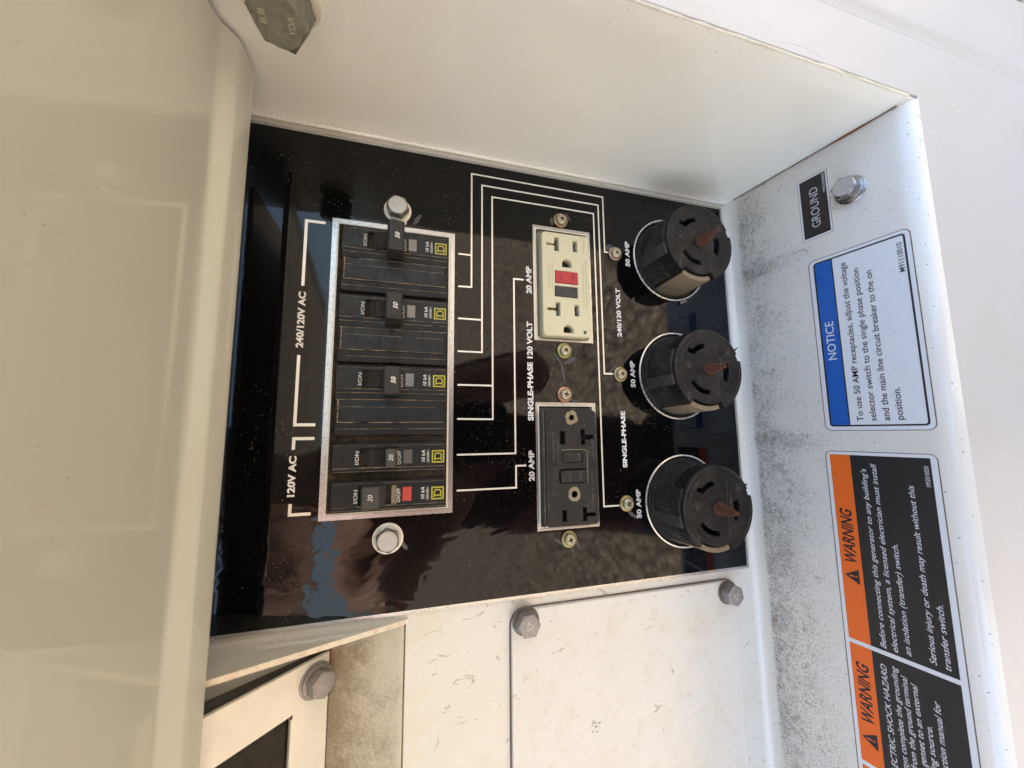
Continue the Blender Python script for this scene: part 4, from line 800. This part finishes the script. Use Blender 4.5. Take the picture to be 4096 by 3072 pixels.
for s_, a0, a1, w, cap in (('To use 50 AMP receptacles, adjust the voltage', -38, 69.5, 77.6+.4, 3.4), ('selector switch to the single phase position', -38, 62.7, 84.6, 3.4), ('and the main line circuit breaker to the on', -37.9, 58.8, 91.2, 3.4), ('position.', -37.7, -18, 97.5, 3.4)):
    text(s_, x(a0), x(a1), y(w), cap, 'ink', nl, .2, .005)
text('M91110010', x(51.8), x(70.5), y(107.0), 2.6, 'ink', nl, .2, .004)
# WARNING
wl = sthing('warning_label', 'orange and black WARNING label with white rules on the sill', 'label', -180, 82)
y = lambda w: 82-w
x = lambda u: u+180
lab(wl, [rrect(x(-420), x(-58.0), y(109.3), y(54.7), 3.2)], .02, 'backing', 'lblwhite')
MB().shape([rrect(x(-421), x(-57.5), y(109.9), y(54.1), 3.8), rrect(x(-420), x(-58.4), y(108.9), y(55.1), 3.0)], .015, .06).build('dirty_edge', 'seam', wl, 0)
for a0, a1 in ((-177.2, -60), (-248.6, -179.8), (-417, -251.2)):
    lab(wl, [bx(x(a0), x(a1), y(68.2), y(56.8))], .1, 'header', 'lblorange'); lab(wl, [bx(x(a0), x(a1), y(106.6), y(68.25))], .1, 'black_field', 'lblblack')
def tri_mark(a, b0, b1, w):
    MB().shape([[(a-w/2, b0), (a+w/2, b0), (a, b1)], ], .19, .24).build('hazard_triangle', 'ink', wl, 0)
    text('!', a-.45, a+.45, b0+1.2, 4.2, 'lblorange', wl, .27, .03)
for c_ in (-137.6, -234.0): tri_mark(x(c_), y(66.2), y(58.4), 9.4)
text('WARNING', x(-129), x(-95), y(65.6), 6.4, 'ink', wl, .2, .026, .25); text('WARNING', x(-224.5), x(-190), y(65.4), 6.2, 'ink', wl, .2, .026, .25)
for s_, a0, a1, w in (("Before connecting this generator to any building's", -175.6, -68.3, 76.0), ('electrical system, a licensed electrician must install', -175.4, -64.9, 81.4), ('an isolation (transfer) switch.', -174.6, -112, 87.3), ('Serious injury or death may result without this', -174.2, -76.3, 98.0), ('transfer switch.', -174.4, -140.5, 103.6),
                      ('ELECTRIC SHOCK HAZARD', -246.8, -185.4, 74.8), ('Always complete the grounding', -246.8, -184, 79.7), ('path from the ground terminal', -246.8, -187.3, 84.0), ('on this genset to an external', -246.8, -189.4, 88.2), ('grounding source.', -246.8, -208.7, 92.4), ('See instruction manual for', -246.8, -193.6, 97.0)):
    text(s_, x(a0), x(a1), y(w), 2.75, 'inkwhite', wl, .2, .004, .25)
text('M92010050', x(-76.2), x(-64.5), y(105.4), 1.9, 'inkwhite', wl, .2)
# stray fibre by the ground label
fp_ = [(0, 0, .3), (2, 1.6, .5), (3.6, 3.8, .6), (3.2, 6.2, .8), (1.8, 7.8, .6), (2.2, 9.6, .4), (4.2, 10.4, .3)]
fo = MB().tube(fp_, .13, 5).build('fibre', 'hair'); fo.location = W(*sill_at(86.0, 57)); fo.rotation_euler = (sa, 0, 0); tag(fo, 'thin dark fibre curled on the sill between two labels', 'fibre')
# ------------------------------------------------------------------ hinge bolt of the lid: axis along -u
hb = thing('hinge_bolt', 'large olive zinc hex bolt on the side wall under the lid', 'bolt', (157, 319.8, 76.5), None, (0, 0, -PI/2))
MB().lathe([(2, 0), (13.0, 0), (13.4, .5), (13.2, 1.6), (12.6, 2.0), (2, 2.0)], 0, 0, 56, cap1=False).build('washer', 'creamwash', hb)
def tip(a, b, c): return (a+0.36*c, b+0.10*c, c-0.36*a*0.92-0.10*b)      # the loose bolt leans outwards
MB().lathe([(2, 3), (10.2, 3), (10.2, 6.2), (2, 6.2)], 0, 0, 40, cap1=False).map(tip).build('washer', 'zincdark', hb)
hh_ = hexhead(MB(), 21.6, 6.2, 21.5, math.radians(-38), 2.0).map(tip).build('head', 'hinge', hb, 25)
mb = MB(); text('8.8', -2.6, 2.6, 4.2, 2.7, None, None, 21.6, .01, mb=mb); mb.map(tip).build('stamped_mark', 'hingehi', hh_, 0)
mb = MB(); text('YDA', -3.6, 3.0, -7.2, 2.6, None, None, 21.6, .01, flip=False, mb=mb); mb.map(tip).build('stamped_mark', 'hingehi', hh_, 0)

# ------------------------------------------------------------------ the photographer, seen only mirrored in the black panel
MT['skin'] = plastic('skin', (0.42, 0.22, 0.15), 0.5); MT['shirt'] = plastic('maroon_shirt', (0.05, 0.010, 0.011), 0.9, 0.15, (0.09, 0.03, 0.03)); MT['trousers'] = plastic('dark_trousers', (0.014, 0.015, 0.02), 0.9); MT['hairdark'] = plastic('dark_hair', (0.018, 0.012, 0.009), 0.6)
MT['phone'] = plastic('phone_glass', (0.01, 0.01, 0.012), 0.15)
PB = (-150, -889, 640)
J = {}; E_ = []
def jt(n, u, v, nn, r, to=None):
    J[n] = ((u-PB[0], v-PB[1], nn-PB[2]), r)
    if to: E_.append((to, n))
jt('hip', -150, -340, 650, 140); jt('waist', -150, -160, 625, 135, 'hip'); jt('chest', -145, 60, 600, 150, 'waist'); jt('neck0', -150, 280, 570, 105, 'chest'); jt('neck', -134, 330, 548, 56, 'neck0')
jt('head', -126, 445, 520, 92, 'neck'); jt('crown', -125, 500, 500, 80, 'head'); jt('chin', -118, 385, 488, 48, 'head')
for sgn, nm in ((1, 'r'), (-1, 'l')):
    jt('th'+nm, -150+sgn*85, -380, 640, 100, 'hip')
    if sgn > 0: jt('kn'+nm, -25, -430, 350, 68, 'th'+nm); jt('an'+nm, -20, -835, 420, 45, 'kn'+nm); jt('to'+nm, -15, -860, 270, 36, 'an'+nm)
    else: jt('kn'+nm, -290, -800, 520, 68, 'th'+nm); jt('an'+nm, -285, -835, 880, 45, 'kn'+nm); jt('to'+nm, -285, -850, 1010, 34, 'an'+nm)
    jt('sh'+nm, 35 if sgn > 0 else -275, 215 if sgn > 0 else 315, 590 if sgn > 0 else 555, 66 if sgn > 0 else 80, 'chest' if sgn > 0 else 'neck0'); ex = -125+sgn*205; jt('el'+nm, ex if sgn > 0 else -335, -10 if sgn > 0 else 300, 470, 52, 'sh'+nm)
    wx = -43+sgn*72; jt('wr'+nm, wx, 165, 335, 30, 'el'+nm); jt('pa'+nm, wx-sgn*8, 195, 296, 34, 'wr'+nm)
    for q_, (dv, L) in enumerate(((38, 60), (18, 68), (-3, 64), (-22, 52))):
        jt('f%d%s' % (q_, nm), wx-sgn*14, 205+dv, 288, 10, 'pa'+nm); jt('g%d%s' % (q_, nm), wx-sgn*20, 208+dv, 266, 9.5, 'f%d%s' % (q_, nm)); jt('h%d%s' % (q_, nm), wx-sgn*L*.8, 210+dv, 264, 8.5, 'g%d%s' % (q_, nm))
    jt('t0'+nm, wx-sgn*20, 222, 306, 12, 'pa'+nm); jt('t1'+nm, wx-sgn*40, 240, 286, 10.5, 't0'+nm)
names = list(J); me = bpy.data.meshes.new('person'); me.from_pydata([(S*a, -S*c, S*b) for (a, b, c), r in J.values()], [(names.index(a), names.index(b)) for a, b in E_], [])
po = link(bpy.data.objects.new('person', me)); po.location = W(*PB)
sk = po.modifiers.new('skin', 'SKIN'); sk.use_smooth_shade = True; ss = po.modifiers.new('sub', 'SUBSURF'); ss.levels = 2
for i, n_ in enumerate(names):
    d = me.skin_vertices[0].data[i]; d.radius = (J[n_][1]*S*.93, J[n_][1]*S*.93); d.use_root = (i == 0)
bpy.context.view_layer.update()
nm_ = bpy.data.meshes.new_from_object(po.evaluated_get(bpy.context.evaluated_depsgraph_get())); po.modifiers.clear(); po.data = nm_
for m in ('skin', 'shirt', 'trousers'): nm_.materials.append(MT[m])
for f in nm_.polygons:
    c = f.center; v = c.z/S+PB[1]; n_ = -c.y/S+PB[2]; u = c.x/S+PB[0]
    f.material_index = 2 if v < -270 else (1 if (v < 300 and n_ > 440) else 0)
tag(po, 'person in a maroon shirt and dark trousers crouching with a phone', 'person')
hm = MB().lathe([(112, -20), (116, 20), (106, 62), (80, 96), (40, 114), (0.1, 118)], 0, 0, 24, cap1=False).map(lambda a, b, c: (a*.86, c+30, -b*1.0-8))
ho = hm.build('hair', 'hairdark', po); ho.location = (S*(-126-PB[0]), -S*(522-PB[2]), S*(468-PB[1]))
fo = thing('phone', 'thin black phone held upright in both hands of the person', 'phone', (-43, 205, 267))
MB().shape([rrect(-40, 40, -82, 82, 10)], -4.5, 4.5, 2).build('case', 'phone', fo); MB().shape([rrect(-37, 37, -79, 79, 8)], -5.2, -4.4).build('screen', 'phone', fo)
